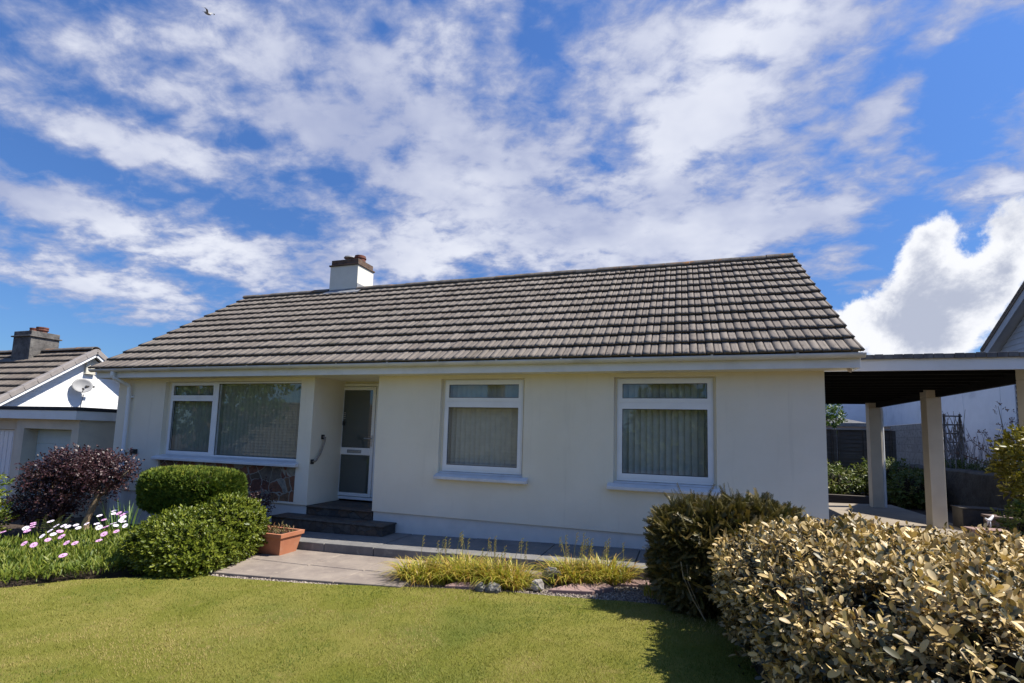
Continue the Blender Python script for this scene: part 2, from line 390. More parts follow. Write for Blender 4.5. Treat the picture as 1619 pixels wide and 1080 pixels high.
def glassmat(name,tint=(.96,.98,.97),gain=1.0,frost=None):
    m,nt,b=newmat(name); nt.nodes.remove(b)
    ge=N(nt,'ShaderNodeNewGeometry'); co=mathn(nt,'ABSOLUTE',vmath(nt,'DOT_PRODUCT',ge.outputs['Normal'],ge.outputs['Incoming']))
    f=mathn(nt,'MULTIPLY_ADD',mathn(nt,'POWER',mathn(nt,'SUBTRACT',1.0,co,clamp=True),5.0),.9,.085*gain,clamp=True)   # two-sided Schlick reflection
    g=N(nt,'ShaderNodeBsdfGlossy'); g.inputs['Roughness'].default_value=0.012; g.inputs[0].default_value=(.95,.97,1,1)
    if frost: t=N(nt,'ShaderNodeBsdfDiffuse'); t.inputs[0].default_value=(*frost,1)
    else: t=N(nt,'ShaderNodeBsdfTransparent'); t.inputs[0].default_value=(*tint,1)
    mx=N(nt,'ShaderNodeMixShader'); nt.links.new(f,mx.inputs[0]); nt.links.new(t.outputs[0],mx.inputs[1]); nt.links.new(g.outputs[0],mx.inputs[2])
    nt.links.new(mx.outputs[0],nt.nodes['Material Output'].inputs[0]); return m
M['glass']=glassmat('window_glass'); M['door_glass']=glassmat('door_glass',frost=(.070,.080,.076))
M['blind']=mat('blind_fabric',(.46,.47,.40),(.40,.41,.35),9,.8); M['blind_dark']=mat('dim_blind_fabric',(.40,.41,.33),(.34,.35,.28),9,.8)
M['terracotta']=mat('terracotta',(.42,.17,.09),(.36,.14,.075),4,.8,.25,70,.003,c3=(.46,.26,.17),s3=5,w3=.5)
M['pot_clay']=mat('pot_clay',(.20,.075,.05),(.13,.055,.04),9,.85,.3,40,.004)

# ================================================================ the ground
def zg(x): # the plot rises gently towards the carport
    x=np.asarray(x,float); return np.where(x>-6,-.43+.03*(np.minimum(x,4.5)+6),-.43+.02*(np.maximum(x,-22)+6))
def sheet(name,poly,dz,m,step=.35,edge_noise=0,kind='structure',lift=None):
    "flat-ish sheet over a polygon that follows the plot's slope (a fan of clipped grid cells)"
    import bmesh
    bm=bmesh.new(); vs=[bm.verts.new((x,y,0)) for x,y in poly]; bm.faces.new(vs)
    x0,x1=min(p[0] for p in poly),max(p[0] for p in poly); y0,y1=min(p[1] for p in poly),max(p[1] for p in poly)
    for k in range(1,int((x1-x0)/step)+1):
        bmesh.ops.bisect_plane(bm,geom=bm.verts[:]+bm.edges[:]+bm.faces[:],plane_co=(x0+k*step,0,0),plane_no=(1,0,0))
    for k in range(1,int((y1-y0)/step)+1):
        bmesh.ops.bisect_plane(bm,geom=bm.verts[:]+bm.edges[:]+bm.faces[:],plane_co=(0,y0+k*step,0),plane_no=(0,1,0))
    for v in bm.verts: v.co.z=float(zg(v.co.x))+dz+(lift(v.co.x,v.co.y) if lift else 0)
    bmesh.ops.recalc_face_normals(bm,faces=bm.faces[:])
    if sum(f.normal.z for f in bm.faces)<0: bmesh.ops.reverse_faces(bm,faces=bm.faces[:])
    me=bpy.data.meshes.new(name); bm.to_mesh(me); bm.free(); me.materials.append(m)
    me.polygons.foreach_set('use_smooth',[True]*len(me.polygons))
    o=bpy.data.objects.new(name,me); COL.objects.link(o); return tag(o,kind=kind)
M['soil']=mat('garden_soil',(.07,.05,.035),(.045,.032,.024),12,.95,.8,45,.02,c3=(.11,.08,.055),s3=4,w3=.5)
xs=[-400,-60,-22,-18,-14,-10,-6,-4,-2,0,2,4.5,8,14,60,400]; ys=[-400,-60,-30,-12,-6,-3,0,3,6,10,16,60,400]
V=[(x,y,float(zg(x))-.085) for y in ys for x in xs]; nx=len(xs)
F=[(j*nx+i,j*nx+i+1,(j+1)*nx+i+1,(j+1)*nx+i) for j in range(len(ys)-1) for i in range(nx-1)]
mb=MB(); mb.mesh(V,F); tag(mb.build('ground',M['soil']),kind='structure')
def lawnmat():
    m,nt,b=newmat('mown_grass'); v=ocoord(nt)
    c=mixc(nt,ramp(nt,noise_tex(nt,v,1.3,6,.7,.5),.36,.66),(.180,.186,.028),(.260,.238,.055))
    c=mixc(nt,mathn(nt,'MULTIPLY',ramp(nt,noise_tex(nt,v,3.4,5,.7,.3),.56,.72),.55),c,(.32,.245,.09))
    c=mixc(nt,mathn(nt,'MULTIPLY',ramp(nt,noise_tex(nt,v,.8,4,.6),.52,.70),.55),c,(.12,.155,.032))
    c=mixc(nt,mathn(nt,'MULTIPLY',ramp(nt,noise_tex(nt,ocoord(nt,(1,1.6,1)),75,4,.75),.42,.68),.35),c,(.095,.100,.014))
    nt.links.new(c,b.inputs['Base Color']); b.inputs['Roughness'].default_value=.9; b.inputs['Specular IOR Level'].default_value=.1
    bump(nt,b,noise_tex(nt,v,140,4,.7),.9,.02); return m
M['lawn']=lawnmat()
def paver(name,c1,c2,c3,jx,jy,off=(0,0)):
    m,nt,b=newmat(name); v=ocoord(nt)
    c=mixc(nt,ramp(nt,noise_tex(nt,v,2.2,7,.68),.35,.68),c1,c2)
    c=mixc(nt,mathn(nt,'MULTIPLY',ramp(nt,noise_tex(nt,v,7,6,.7,.6),.52,.7),.6),c,c3)
    c=mixc(nt,mathn(nt,'MULTIPLY',ramp(nt,noise_tex(nt,v,60,3,.7),.6,.75),.5),c,(.08,.075,.07))
    nt.links.new(c,b.inputs['Base Color']); b.inputs['Roughness'].default_value=.88; b.inputs['Specular IOR Level'].default_value=.25
    bump(nt,b,mathn(nt,'MULTIPLY_ADD',noise_tex(nt,v,120,4,.7),.4,noise_tex(nt,v,8,5,.6)),.35,.012); return m
M['paving']=paver('weathered_paving',(.27,.225,.185),(.20,.165,.14),(.34,.285,.225),.6,.6)
M['kerb']=paver('grey_paving',(.20,.192,.18),(.135,.132,.13),(.26,.25,.23),.9,.9)
M['pink']=paver('pink_slab',(.30,.20,.175),(.25,.165,.15),(.33,.25,.22),.9,.9)
def gravelmat():
    m,nt,b=newmat('gravel_bed'); v=ocoord(nt)
    n=nt.nodes.new('ShaderNodeTexVoronoi'); n.inputs['Scale'].default_value=55; nt.links.new(v,n.inputs['Vector'])
    sp=N(nt,'ShaderNodeSeparateColor'); nt.links.new(n.outputs['Color'],sp.inputs[0])
    c=mixc(nt,sp.outputs[0],(.38,.30,.23),(.16,.14,.12)); c=mixc(nt,ramp(nt,n.outputs['Distance'],.2,.75),c,(.05,.04,.035))
    nt.links.new(c,b.inputs['Base Color']); b.inputs['Roughness'].default_value=.9; bump(nt,b,n.outputs['Distance'],-.9,.02); return m
M['gravel']=gravelmat()
LAWN=[(-14,-9),(-14,-4.8),(-11,-4.3),(-9.2,-3.9),(-8.4,-3.55),(-8.1,-3.1),(-7.6,-2.80),(-7.2,-2.60),(-6.9,-2.45),(-6.3,-2.42),(-5.3,-2.28),(-4.55,-2.12),(-3.9,-2.0),(-3.3,-1.92),(-2.7,-1.9),(-2.2,-1.85),(-1.8,-1.85),(-1.2,-2.3),(-.95,-3.4),(-.4,-4.8),(.6,-5.3),(2.8,-5.3),(2.8,-9)]
lawn_lift=lambda x,y:.012*mnoise.noise(Vector((x*1.1,y*1.1,3.)))+.004*mnoise.noise(Vector((x*5,y*5,1.)))
sheet('lawn',LAWN,-.012,M['lawn'],.2,lift=lawn_lift)
tag(sheet('gravel_strip',[(-7.0,-2.6),(-4.5,-2.22),(-3.2,-2.0),(-1.75,-1.95),(-1.2,-1.5),(-1.3,-.98),(-4.6,-.98),(-4.5,-1.9),(-7.0,-2.2)],-.030,M['gravel'],.4),kind='structure')
# lower patio: separate slabs laid side by side with narrow joints
def slab(name,poly,z0,z1,m,kind='structure',bev=.008):
    mb=MB(); n=len(poly); tz=lambda p,h:float(zg(p[0]))+h
    v=[(x,y,tz((x,y),z0)) for x,y in poly]+[(x,y,tz((x,y),z1)) for x,y in poly]
    f=[tuple(range(n-1,-1,-1)),tuple(range(n,2*n))]+[(i,(i+1)%n,n+(i+1)%n,n+i) for i in range(n)]
    mb.mesh(v,f); o=mb.build(name,m,bevel=bev); return tag(o,kind=kind) if kind else o
px=[-7.75,-7.05,-6.12,-5.32,-4.52]
for i in range(4):
    a=.0 if i else 0
    yf=lambda x:-2.33+.085*(x+6.5)
    slab('patio',[(px[i]+.004,yf(px[i])),(px[i+1]-.004,yf(px[i+1])),(px[i+1]-.004+.03,-1.72),(px[i]+.004+.03,-1.70)],-.08,.006,M['paving'])
    slab('patio',[(px[i]+.034,-1.692),(px[i+1]-.004+.03,-1.712),(px[i+1]+.05,-1.045),(px[i]+.05,-1.045)],-.08,.009,M['paving'])
slab('patio',[(-4.46,-1.5),(-3.3,-1.42),(-3.3,-1.045),(-4.46,-1.045)],-.08,.0,M['paving'])
slab('patio',[(-3.29,-1.42),(-1.72,-1.20),(-1.72,-1.045),(-3.29,-1.045)],-.08,-.002,M['pink'])
# raised path along the front wall
px=[-8.6,-7.55,-6.42,-5.62,-4.55,-3.35,-2.2,-1.0,.25]
for i in range(8):
    sk=.0; slab('path',[(px[i]+.005,-1.02),(px[i+1]-.005,-1.02),(px[i+1]-.005,.03),(px[i]+.005,.03)],-.09,.122+random.uniform(-.004,.004),M['kerb'])
slab('carport_floor',[(.26,-1.0),(1.6,-1.0),(1.6,.9),(3.1,.9),(3.1,7.6),(.02,7.6),(.02,.04),(.26,.04)],-.08,.03,mat('concrete_floor',(.30,.255,.20),(.25,.21,.165),3,.9,.3,80,.004,c3=(.18,.16,.14),s3=1.2,w3=.5))

# ================================================================ the bungalow
XL,XR,YB=-12.383,0.0,6.32
ZS=2.16
house=thing('bungalow','cream rendered bungalow with brown tiled roof and white windows','house',(-6.2,0,-.35))
house.location=(0,0,0)
holes=[(-11.11,-7.90,.03,2.10),(-7.624,-6.352,0.0,2.17),(-5.225,-3.862,.60,2.108),(-2.562,-1.243,.60,2.108)]
mb=MB()
zt=2.20
gx=sorted({XL,XR,*[h[0] for h in holes],*[h[1] for h in holes]}); gz=sorted({0.0,zt,*[h[2] for h in holes],*[h[3] for h in holes]})
for i in range(len(gx)-1):
    for j in range(len(gz)-1):
        xm,zm=(gx[i]+gx[i+1])/2,(gz[j]+gz[j+1])/2
        if any(h[0]<xm<h[1] and h[2]<zm<h[3] for h in holes): continue
        mb.poly([(gx[i],0,gz[j]),(gx[i+1],0,gz[j]),(gx[i+1],0,gz[j+1]),(gx[i],0,gz[j+1])],r=.5)
RD=.16
for k,h in enumerate(holes):
    d=.85 if k==1 else RD
    mb.poly([(h[0],0,h[3]),(h[1],0,h[3]),(h[1],d,h[3]),(h[0],d,h[3])],r=.5)
    mb.poly([(h[0],0,h[2]),(h[0],0,h[3]),(h[0],d,h[3]),(h[0],d,h[2])],r=.5)
    mb.poly([(h[1],0,h[2]),(h[1],d,h[2]),(h[1],d,h[3]),(h[1],0,h[3])],r=.5)
    if k!=1: mb.poly([(h[0],0,h[2]),(h[0],d,h[2]),(h[1],d,h[2]),(h[1],0,h[2])],r=.5)
# drip edge under the render, ends and back
mb.poly([(XL,0,0),(-7.624,0,0),(-7.624,.03,0),(XL,.03,0)]); mb.poly([(-6.352,0,0),(XR,0,0),(XR,.03,0),(-6.352,.03,0)])
for x,s in((XL,-1),(XR,1)):
    mb.poly([(x,0,-.6),(x,YB,-.6),(x,YB,2.2),(x,3.16,4.60),(x,0,2.2)][::s])
mb.poly([(XL,YB,-.6),(XL,YB,2.2),(XR,YB,2.2),(XR,YB,-.6)])
# back wall of the porch round the door
mb.poly([(-7.7,.85,2.10),(-6.3,.85,2.10),(-6.3,.85,2.2),(-7.7,.85,2.2)])
for h,(fx0,fx1,fz0,fz1) in((holes[0],(-11.03,-7.915,.70,2.094)),(holes[2],(-5.184,-3.899,.68,2.094)),(holes[3],(-2.524,-1.276,.68,2.094))):
    for q in((h[0],fx0,h[2],h[3]),(fx1,h[1],h[2],h[3]),(fx0,fx1,fz1,h[3]),(fx0,fx1,h[2],fz0)):
        mb.poly([(q[0],.078,q[2]),(q[1],.078,q[2]),(q[1],.078,q[3]),(q[0],.078,q[3])],r=.5)
wall=mb.build('wall',M['render'],house)
mb=MB()
mb.poly([(XL,.028,-.7),(-7.64,.028,-.7),(-7.64,.028,.0),(XL,.028,.0)]); mb.poly([(-6.34,.028,-.7),(XR,.028,-.7),(XR,.028,.0),(-6.34,.028,.0)])
mb.box(-4.93,-4.89,.024,.03,-.155,-.13)
mb.build('plinth',M['plinth'],house)
mb=MB(); mb.poly([(-11.11,.03,.03),(-7.90,.03,.03),(-7.90,.03,.62),(-11.11,.03,.62)]); mb.build('stone_panel',M['crazy'],house)
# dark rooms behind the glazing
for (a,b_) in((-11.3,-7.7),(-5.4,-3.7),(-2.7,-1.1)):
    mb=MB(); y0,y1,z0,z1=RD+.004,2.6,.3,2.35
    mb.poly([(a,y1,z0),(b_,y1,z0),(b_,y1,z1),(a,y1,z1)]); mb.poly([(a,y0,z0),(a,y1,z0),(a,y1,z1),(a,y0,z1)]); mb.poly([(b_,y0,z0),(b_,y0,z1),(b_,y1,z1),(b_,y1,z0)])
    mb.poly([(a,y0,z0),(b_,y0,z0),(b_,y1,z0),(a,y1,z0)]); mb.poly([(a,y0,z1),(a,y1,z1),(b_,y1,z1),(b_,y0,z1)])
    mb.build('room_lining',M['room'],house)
# ---- windows
def ring(mb,x0,x1,z0,z1,w,y0,y1,wt=None,wb=None):
    wt=wt or w; wb=wb or w
    mb.box(x0,x0+w,y0,y1,z0,z1); mb.box(x1-w,x1,y0,y1,z0,z1); mb.box(x0+w,x1-w,y0,y1,z1-wt,z1); mb.box(x0+w,x1-w,y0,y1,z0,z0+wb)
def pane(parent,x0,x1,z0,z1,y):
    mb=MB(); mb.poly([(x0,y,z0),(x1,y,z0),(x1,y,z1),(x0,y,z1)]); return mb.build('pane',M['glass'],parent)
def blind(parent,x0,x1,z0,z1,pitch,ang,m,y=.235):
    mb=MB(); n=int((x1-x0)/pitch)+1
    for k in range(n):
        xc=x0+(k+.5)*pitch; a=ang+random.uniform(-.05,.05); w=.0445; o=random.uniform(-.004,.004)
        dx,dy=w*math.cos(a),w*math.sin(a); g=[]
        for t in(-1,-.5,0,.5,1):
            bow=.006*(1-t*t); g.append((xc+dx*t-math.sin(a)*bow,y+o+dy*t+math.cos(a)*bow))
        r=random.random()
        for i in range(4): mb.poly([(g[i][0],g[i][1],z0),(g[i+1][0],g[i+1][1],z0),(g[i+1][0],g[i+1][1],z1),(g[i][0],g[i][1],z1)],r=r)
    mb.box(x0,x1,y-.02,y+.02,z1,z1+.04)
    return mb.build('blind',m,parent)
def sill(parent,x0,x1,xo0,xo1,zb,zf,yb,yf):
    mb=MB(); t=.045
    v=[(xo0,yf,zf-t),(xo1,yf,zf-t),(xo1,.0,zf-t),(xo0,.0,zf-t),(xo0,yf,zf),(xo1,yf,zf),(xo1,-.001,zf+(zb-zf)*.58),(xo0,-.001,zf+(zb-zf)*.58)]
    mb.mesh(v,[(3,2,1,0),(4,5,6,7),(0,1,5,4),(1,2,6,5),(2,3,7,6),(3,0,4,7)])
    v=[(x0,.0,zf-t),(x1,.0,zf-t),(x1,yb,zf-t),(x0,yb,zf-t),(x0,.0,zf+(zb-zf)*.58),(x1,.0,zf+(zb-zf)*.58),(x1,yb,zb),(x0,yb,zb)]
    mb.mesh(v,[(4,5,6,7)])
    return mb.build('sill',M['sill'],parent,bevel=.008)
def sash(parent,x0,x1,z0,z1,w,y0=.058,y1=.10,wt=None,wb=None):
    mb=MB(); ring(mb,x0,x1,z0,z1,w,y0,y1,wt,wb); mb.box(x0+w,x1-w,.085,.0851,z0,z0)
    s=mb.build('sash',M['white'],parent,bevel=.005)
    # black glazing gasket
    mb=MB(); ww=.007; ring(mb,x0+w,x1-w,z0+(wb or w),z1-(wt or w),ww,.074,.079); mb.build('gasket',M['dark'],parent)
    pane(parent,x0+w+.001,x1-w-.001,z0+(wb or w)+.001,z1-(wt or w)-.001,.081)
def two_light(x0,x1,z0,z1,zmid,pitch,label):
    mb=MB(); ring(mb,x0,x1,z0,z1,.032,.064,.13,.028,.042); mb.box(x0+.032,x1-.032,.066,.13,zmid-.014,zmid+.014)
    w=tag(mb.build('window',M['white'],house,bevel=.004),label)
    sash(w,x0+.02,x1-.02,zmid+.006,z1-.018,.052,wt=.055,wb=.056)
    sash(w,x0+.02,x1-.02,z0+.036,zmid-.006,.052,wt=.078,wb=.062)
    blind(w,x0-.02,x1+.02,z0+.02,z1-.05,pitch,.42,M['blind'])
    return w
w2=two_light(-5.184,-3.899,.688,2.094,1.755,.083,None); sill(w2,-5.225,-3.862,-5.245,-3.775,.69,.615,.10,-.10)
w3=two_light(-2.524,-1.276,.688,2.094,1.755,.083,None); sill(w3,-2.562,-1.243,-2.64,-1.165,.69,.615,.10,-.10)
x0,x1=-11.03,-7.915; mb=MB(); ring(mb,x0,x1,.72,2.094,.03,.064,.13,.03,.03); xm=-9.919
mb.box(xm,xm+.09,.060,.13,.75,2.064); zmid=1.79; mb.box(x0+.03,xm,.066,.13,zmid-.012,zmid+.012)
w1=tag(mb.build('window',M['white'],house,bevel=.004),'wide picture window with one small opening light')
sash(w1,x0+.02,xm+.008,zmid+.006,2.078,.045,wb=.05)
sash(w1,x0+.02,xm+.008,.742,zmid-.006,.045,wb=.05)
mb=MB(); ring(mb,xm+.09,x1-.03,.75,2.064,.007,.074,.079); mb.build('gasket',M['dark'],w1); pane(w1,xm+.091,x1-.031,.751,2.063,.081)
blind(w1,x0-.02,x1+.03,.74,2.04,.089,1.02,M['blind_dark'],.20)
sill(w1,-11.11,-7.90,-11.19,-7.84,.725,.665,.10,-.10)
# ---- front door in the porch
yd=.85
mb=MB(); ring(mb,-7.745,-6.25,.03,2.135,.055,yd-.03,yd+.06,wb=.05); mb.box(-6.93,-6.25,yd-.03,yd+.06,.085,2.08)
door=tag(mb.build('door',M['white'],house,bevel=.004),'white door with two dark frosted panes')
mb=MB(); a,b_,c,d=-7.682,-6.935,.09,2.072
ring(mb,a,b_,c,d,.062,yd-.045,yd-.002,wt=.06,wb=.06); mb.box(a+.062,b_-.062,yd-.045,yd-.002,.83,.958)
mb.build('door_leaf',M['white'],door,bevel=.005)
for (z0,z1) in((.151,.829),(.959,2.011)):
    mb=MB(); mb.box(a+.063,b_-.063,yd-.026,yd-.02,z0,z1); mb.build('pane',M['door_glass'],door)
mb=MB(); mb.box(-7.475,-7.175,yd-.055,yd-.0455,.862,.922); mb.build('letterplate',mat('letterplate_steel',(.30,.31,.33),(.25,.26,.28),6,.4),door,bevel=.004)
mb=MB(); mb.box(-7.455,-7.195,yd-.0575,yd-.0551,.874,.910); mb.build('letter_flap',M['metal'],door)
mb=MB(); mb.box(-6.985,-6.955,yd-.056,yd-.0455,.99,1.19); mb.tube([(-6.97,yd-.056,1.13),(-6.97,yd-.09,1.13),(-7.10,yd-.092,1.135)],.009); mb.build('handle',M['metal'],door,smooth=False)
# key pad and bell beside the door
mb=MB(); mb.box(-7.60,-7.575,yd-.07,yd-.031,1.36,1.44); mb.build('doorbell',M['dark'],house,bevel=.006)
mb=MB()
for k in range(4): mb.box(-7.605,-7.565,yd-.042,yd-.0305,1.475+k*.035,1.495+k*.035)
mb.build('house_sign',M['metal'],house)
# grab rail on the porch side wall
mb=MB(); xr=-7.624; p0=Vector((xr,.29,1.14)); p1=Vector((xr,.06,.72))
pts=[p0+Vector((.012,0,0)),p0+Vector((.06,0,-.01))]+[p0.lerp(p1,t)+Vector((.065,.0,0))+Vector((0,.03,-.02))*math.sin(math.pi*t) for t in(.1,.25,.4,.55,.7,.85,.95)]+[p1+Vector((.06,0,.01)),p1+Vector((.012,0,0))]
mb.tube(pts,.017,10); rail=mb.build('grab_rail',M['bronze'],house,smooth=True)
for p in(p0,p1): mb=MB(); mb.box(xr+.001,xr+.016,p.y-.04,p.y+.04,p.z-.04,p.z+.04); mb.build('rail_plate',M['dark'],rail,bevel=.008)
# small black lamp on the wall left of the picture window
mb=MB(); mb.box(-11.77,-11.69,-.05,-.001,.70,.79); mb.lathe((-11.73,-.075,.70),[(.03,0),(.04,.02),(.042,.07),(.02,.095)],12)
mb.build('wall_lamp',M['dark'],house,bevel=.006)
# ---- eaves
mb=MB(); mb.box(-12.60,.305,-.275,.0,ZS,ZS+.010); mb.build('soffit',M['soffit'],house)
mb=MB(); mb.box(-12.62,.307,-.296,-.276,ZS-.006,ZS+.175); mb.box(.287,.307,-.2755,.0,ZS-.006,ZS+.175); mb.box(-12.62,-12.60,-.2755,.0,ZS-.006,ZS+.175)
mb.build('fascia',M['fascia'],house,bevel=.003)
mb=MB(); gy,gz,gr=-.352,2.318,.056; n=12
prof=[(gy-gr*math.cos(math.pi*k/n),gz-gr*math.sin(math.pi*k/n)) for k in range(n+1)]
inn=[(gy-(gr-.005)*math.cos(math.pi*k/n),gz-(gr-.005)*math.sin(math.pi*k/n)) for k in range(n+1)][::-1]
pr=prof+inn; gx0,gx1=-12.70,.335
v=[(gx0,y,z) for y,z in pr]+[(gx1,y,z) for y,z in pr]; L_=len(pr)
f=[(i,i+1,L_+i+1,L_+i) for i in range(L_-1)]+[(L_-1,0,L_,2*L_-1)]
mb.mesh(v,f)
for e in(gx0,gx1): mb.poly([(e,y,z) for y,z in prof]); mb.poly([(e+(.004 if e==gx0 else -.004),y,z) for y,z in prof])
gut=mb.build('gutter',M['gutter'],house,smooth=True)
x=-12.35
while x<.3:
    mb=MB(); w=.014; pts=[(y-.0,z) for y,z in [(gy-(gr+.004)*math.cos(math.pi*k/n),gz-(gr+.004)*math.sin(math.pi*k/n)) for k in range(n+1)]]
    for i in range(n): mb.poly([(x-w,*pts[i]),(x+w,*pts[i]),(x+w,*pts[i+1]),(x-w,*pts[i+1])])
    mb.box(x-w,x+w,gy-gr-.006,gy-gr+.006,gz-.004,gz+.010)
    mb.build('gutter_bracket',M['gutter'],gut); x+=.92+random.uniform(-.06,.06)
mb=MB(); mb.tube([(-12.07,gy,gz-gr-.02),(-12.07,gy,gz-.13),(-12.06,gy+.02,gz-.17),(-12.0,-.085,gz-.29),(-11.995,-.07,gz-.33),(-11.995,-.07,gz-.42)],.034,12)
mb.lathe((-12.07,gy,gz-.13),[(.042,0),(.042,.08)],12)
mb.tube([(-11.995,-.066,gz-.38),(-11.995,-.066,-.40)],.034,14); 
for z in(1.78,.45): mb.lathe((-11.995,-.066,z),[(.041,0),(.041,.05)],14); mb.box(-12.06,-11.93,-.045,-.002,z+.01,z+.04)
mb.build('downpipe',M['white'],house,smooth=False)
mb=MB(); mb.tube([(.20,-.2,2.165),(.215,-.2,2.135),(.235,-.2,2.13)],.02,8); mb.build('overflow_pipe',mat('pipe_stub',(.55,.45,.38),None,5),house)
# ---- roof: courses of interlocking tiles
def tile_roof(name,parent,m,x0,x1,ye,ze,yr,zr,gauge,period,seed=1,hollow=.008):
    r_=np.random.default_rng(seed); Ls=math.hypot(yr-ye,zr-ze); n=int(round(Ls/gauge)); g=Ls/n
    sy,sz=(yr-ye)/Ls,(zr-ze)/Ls; ny,nz=-sz*(1 if yr>ye else -1)*1.0,abs(sy)
    prof=[(0,-.020),(.050,-.020),(.062,hollow),(.30,hollow+.001),(.49,hollow),(.50,-.014),(.545,-.014),(.556,.001),(.66,.003),(.70,-.001),(.74,.003),(.79,-.001),(.84,.003),(.99,.001)]
    per=int(math.ceil((x1-x0)/period)); xs_=[];hs=[];ti=[]
    for k in range(per):
        for a,h in prof:
            x=x0+(k+a)*period
            if x<x1: xs_.append(x);hs.append(h);ti.append(k)
    xs_.append(x1);hs.append(0);ti.append(per-1)
    xs_=np.array(xs_);hs=np.array(hs);ti=np.array(ti); mm=len(xs_); Vs=[];Fs=[];Rs=[];o=0
    for c in range(n):
        tj=r_.normal(0,.0022,per+1)[ti]; rr=r_.random(per+1)[ti]; tlt=r_.normal(0,.0016,per+1)[ti]; sd=r_.normal(0,.0035,per+1)[ti]
        s0=c*g-(.03 if c==0 else 0); s1=(c+1)*g+(.05 if c<n-1 else -.02)
        rows=[(s0+sd+.040,np.where(hs<0,hs*.3,0)+.004),(s0+sd,hs+.041+tj),(s0+.12+sd,hs+.029+tj+tlt),(s1+0*sd,hs*.95+.004+tlt)]
        for s,h in rows:
            Vs.append(np.stack([xs_,ye+sy*s+ny*h,ze+sz*s+nz*h],1)); Rs.append(rr)
        i=np.arange(mm-1)
        for k in range(3): Fs.append(np.stack([o+k*mm+i,o+k*mm+i+1,o+(k+1)*mm+i+1,o+(k+1)*mm+i],1))
        # end cheeks at both verges
        for e in(0,mm-1): Fs.append(np.array([[o+e,o+mm+e,o+2*mm+e,o+3*mm+e]]))
        o+=4*mm
    F=np.concatenate(Fs)
    if yr<ye: F=F[:,::-1]
    return npmesh(name,np.concatenate(Vs),F,np.concatenate(Rs),m,parent)
RX0,RX1=-12.69,.315
roof=tile_roof('roof',house,M['tile'],RX0,RX1,-.385,2.325,3.159,4.70,.342,.195,3)
tile_roof('rear_roof_slope',house,M['tile'],RX0,RX1,6.703,2.325,3.159,4.70,.342,.39,4)
mb=MB(); sl_=.6705; dz=-.022                       # underlay and boards under the tiles, closes the verges
for s in(1,-1):
    ya,yb=(-.30,3.159) if s==1 else (6.61,3.159)
    za,zb=2.325+.085*sl_+dz,4.70+dz
    mb.mesh([(RX0+.03,ya,za-.03),(RX1-.03,ya,za-.03),(RX1-.03,yb,zb-.03),(RX0+.03,yb,zb-.03),(RX0+.03,ya,za),(RX1-.03,ya,za),(RX1-.03,yb,zb),(RX0+.03,yb,zb)],[(0,1,2,3),(4,7,6,5),(0,4,5,1),(1,5,6,2),(3,7,4,0)])
mb.build('roof_deck',mat('verge_mortar',(.22,.21,.19),(.15,.14,.13),8,.95),house)
for xa in(RX0+.055,RX1-.08):
    mb=MB()
    for s in(1,-1):
        ya,yb=(-.27,3.159) if s==1 else (6.58,3.159); za,zb=2.36-.05,4.70-.06
        mb.mesh([(xa,ya,za-.17),(xa+.022,ya,za-.17),(xa+.022,yb,zb-.17),(xa,yb,zb-.17),(xa,ya,za),(xa+.022,ya,za),(xa+.022,yb,zb),(xa,yb,zb)],[(0,3,2,1),(0,4,7,3),(1,2,6,5),(0,1,5,4),(4,5,6,7)])
    mb.build('barge_board',M['fascia'],house)
def ridge(parent,x0,x1,y,z,rad=.115,ln=.45,m=None,seed=2):
    r_=random.Random(seed); mb=MB(); x=x0
    while x<x1-.05:
        xe=min(x+ln-.006,x1); dz=r_.uniform(-.006,.006); nn=12; v=[];jj=r_.uniform(-.004,.004)
        for xx,rd in((x,rad+.004),(xe,rad)):
            for q in(rd,rd-.018): v+=[(xx,y+jj-q*1.05*math.cos(math.pi*(k/nn)),z+dz+q*.78*math.sin(math.pi*(k/nn))-.035) for k in range(nn+1)]
        K=nn+1; f=[(k,k+1,2*K+k+1,2*K+k) for k in range(nn)]+[(K+k,3*K+k,3*K+k+1,K+k+1) for k in range(nn)]+[(k,K+k,K+k+1,k+1) for k in range(nn)]+[(2*K+k,2*K+k+1,3*K+k+1,3*K+k) for k in range(nn)]+[(0,2*K,3*K,K),(nn,K+nn,3*K+nn,2*K+nn)]
        mb.mesh(v,f,0,r_.random()); x+=ln
    return mb.build('ridge_tile',m or M['ridge'],parent)
ridge(house,RX0,-9.99,3.159,4.72); ridge(house,-9.16,RX1,3.159,4.72,seed=5)
mb=MB(); mb.box(RX0,RX1,3.07,3.25,4.60,4.70); mb.build('ridge_mortar',mat('ridge_mortar',(.20,.19,.17),(.13,.12,.11),9,.95),house)
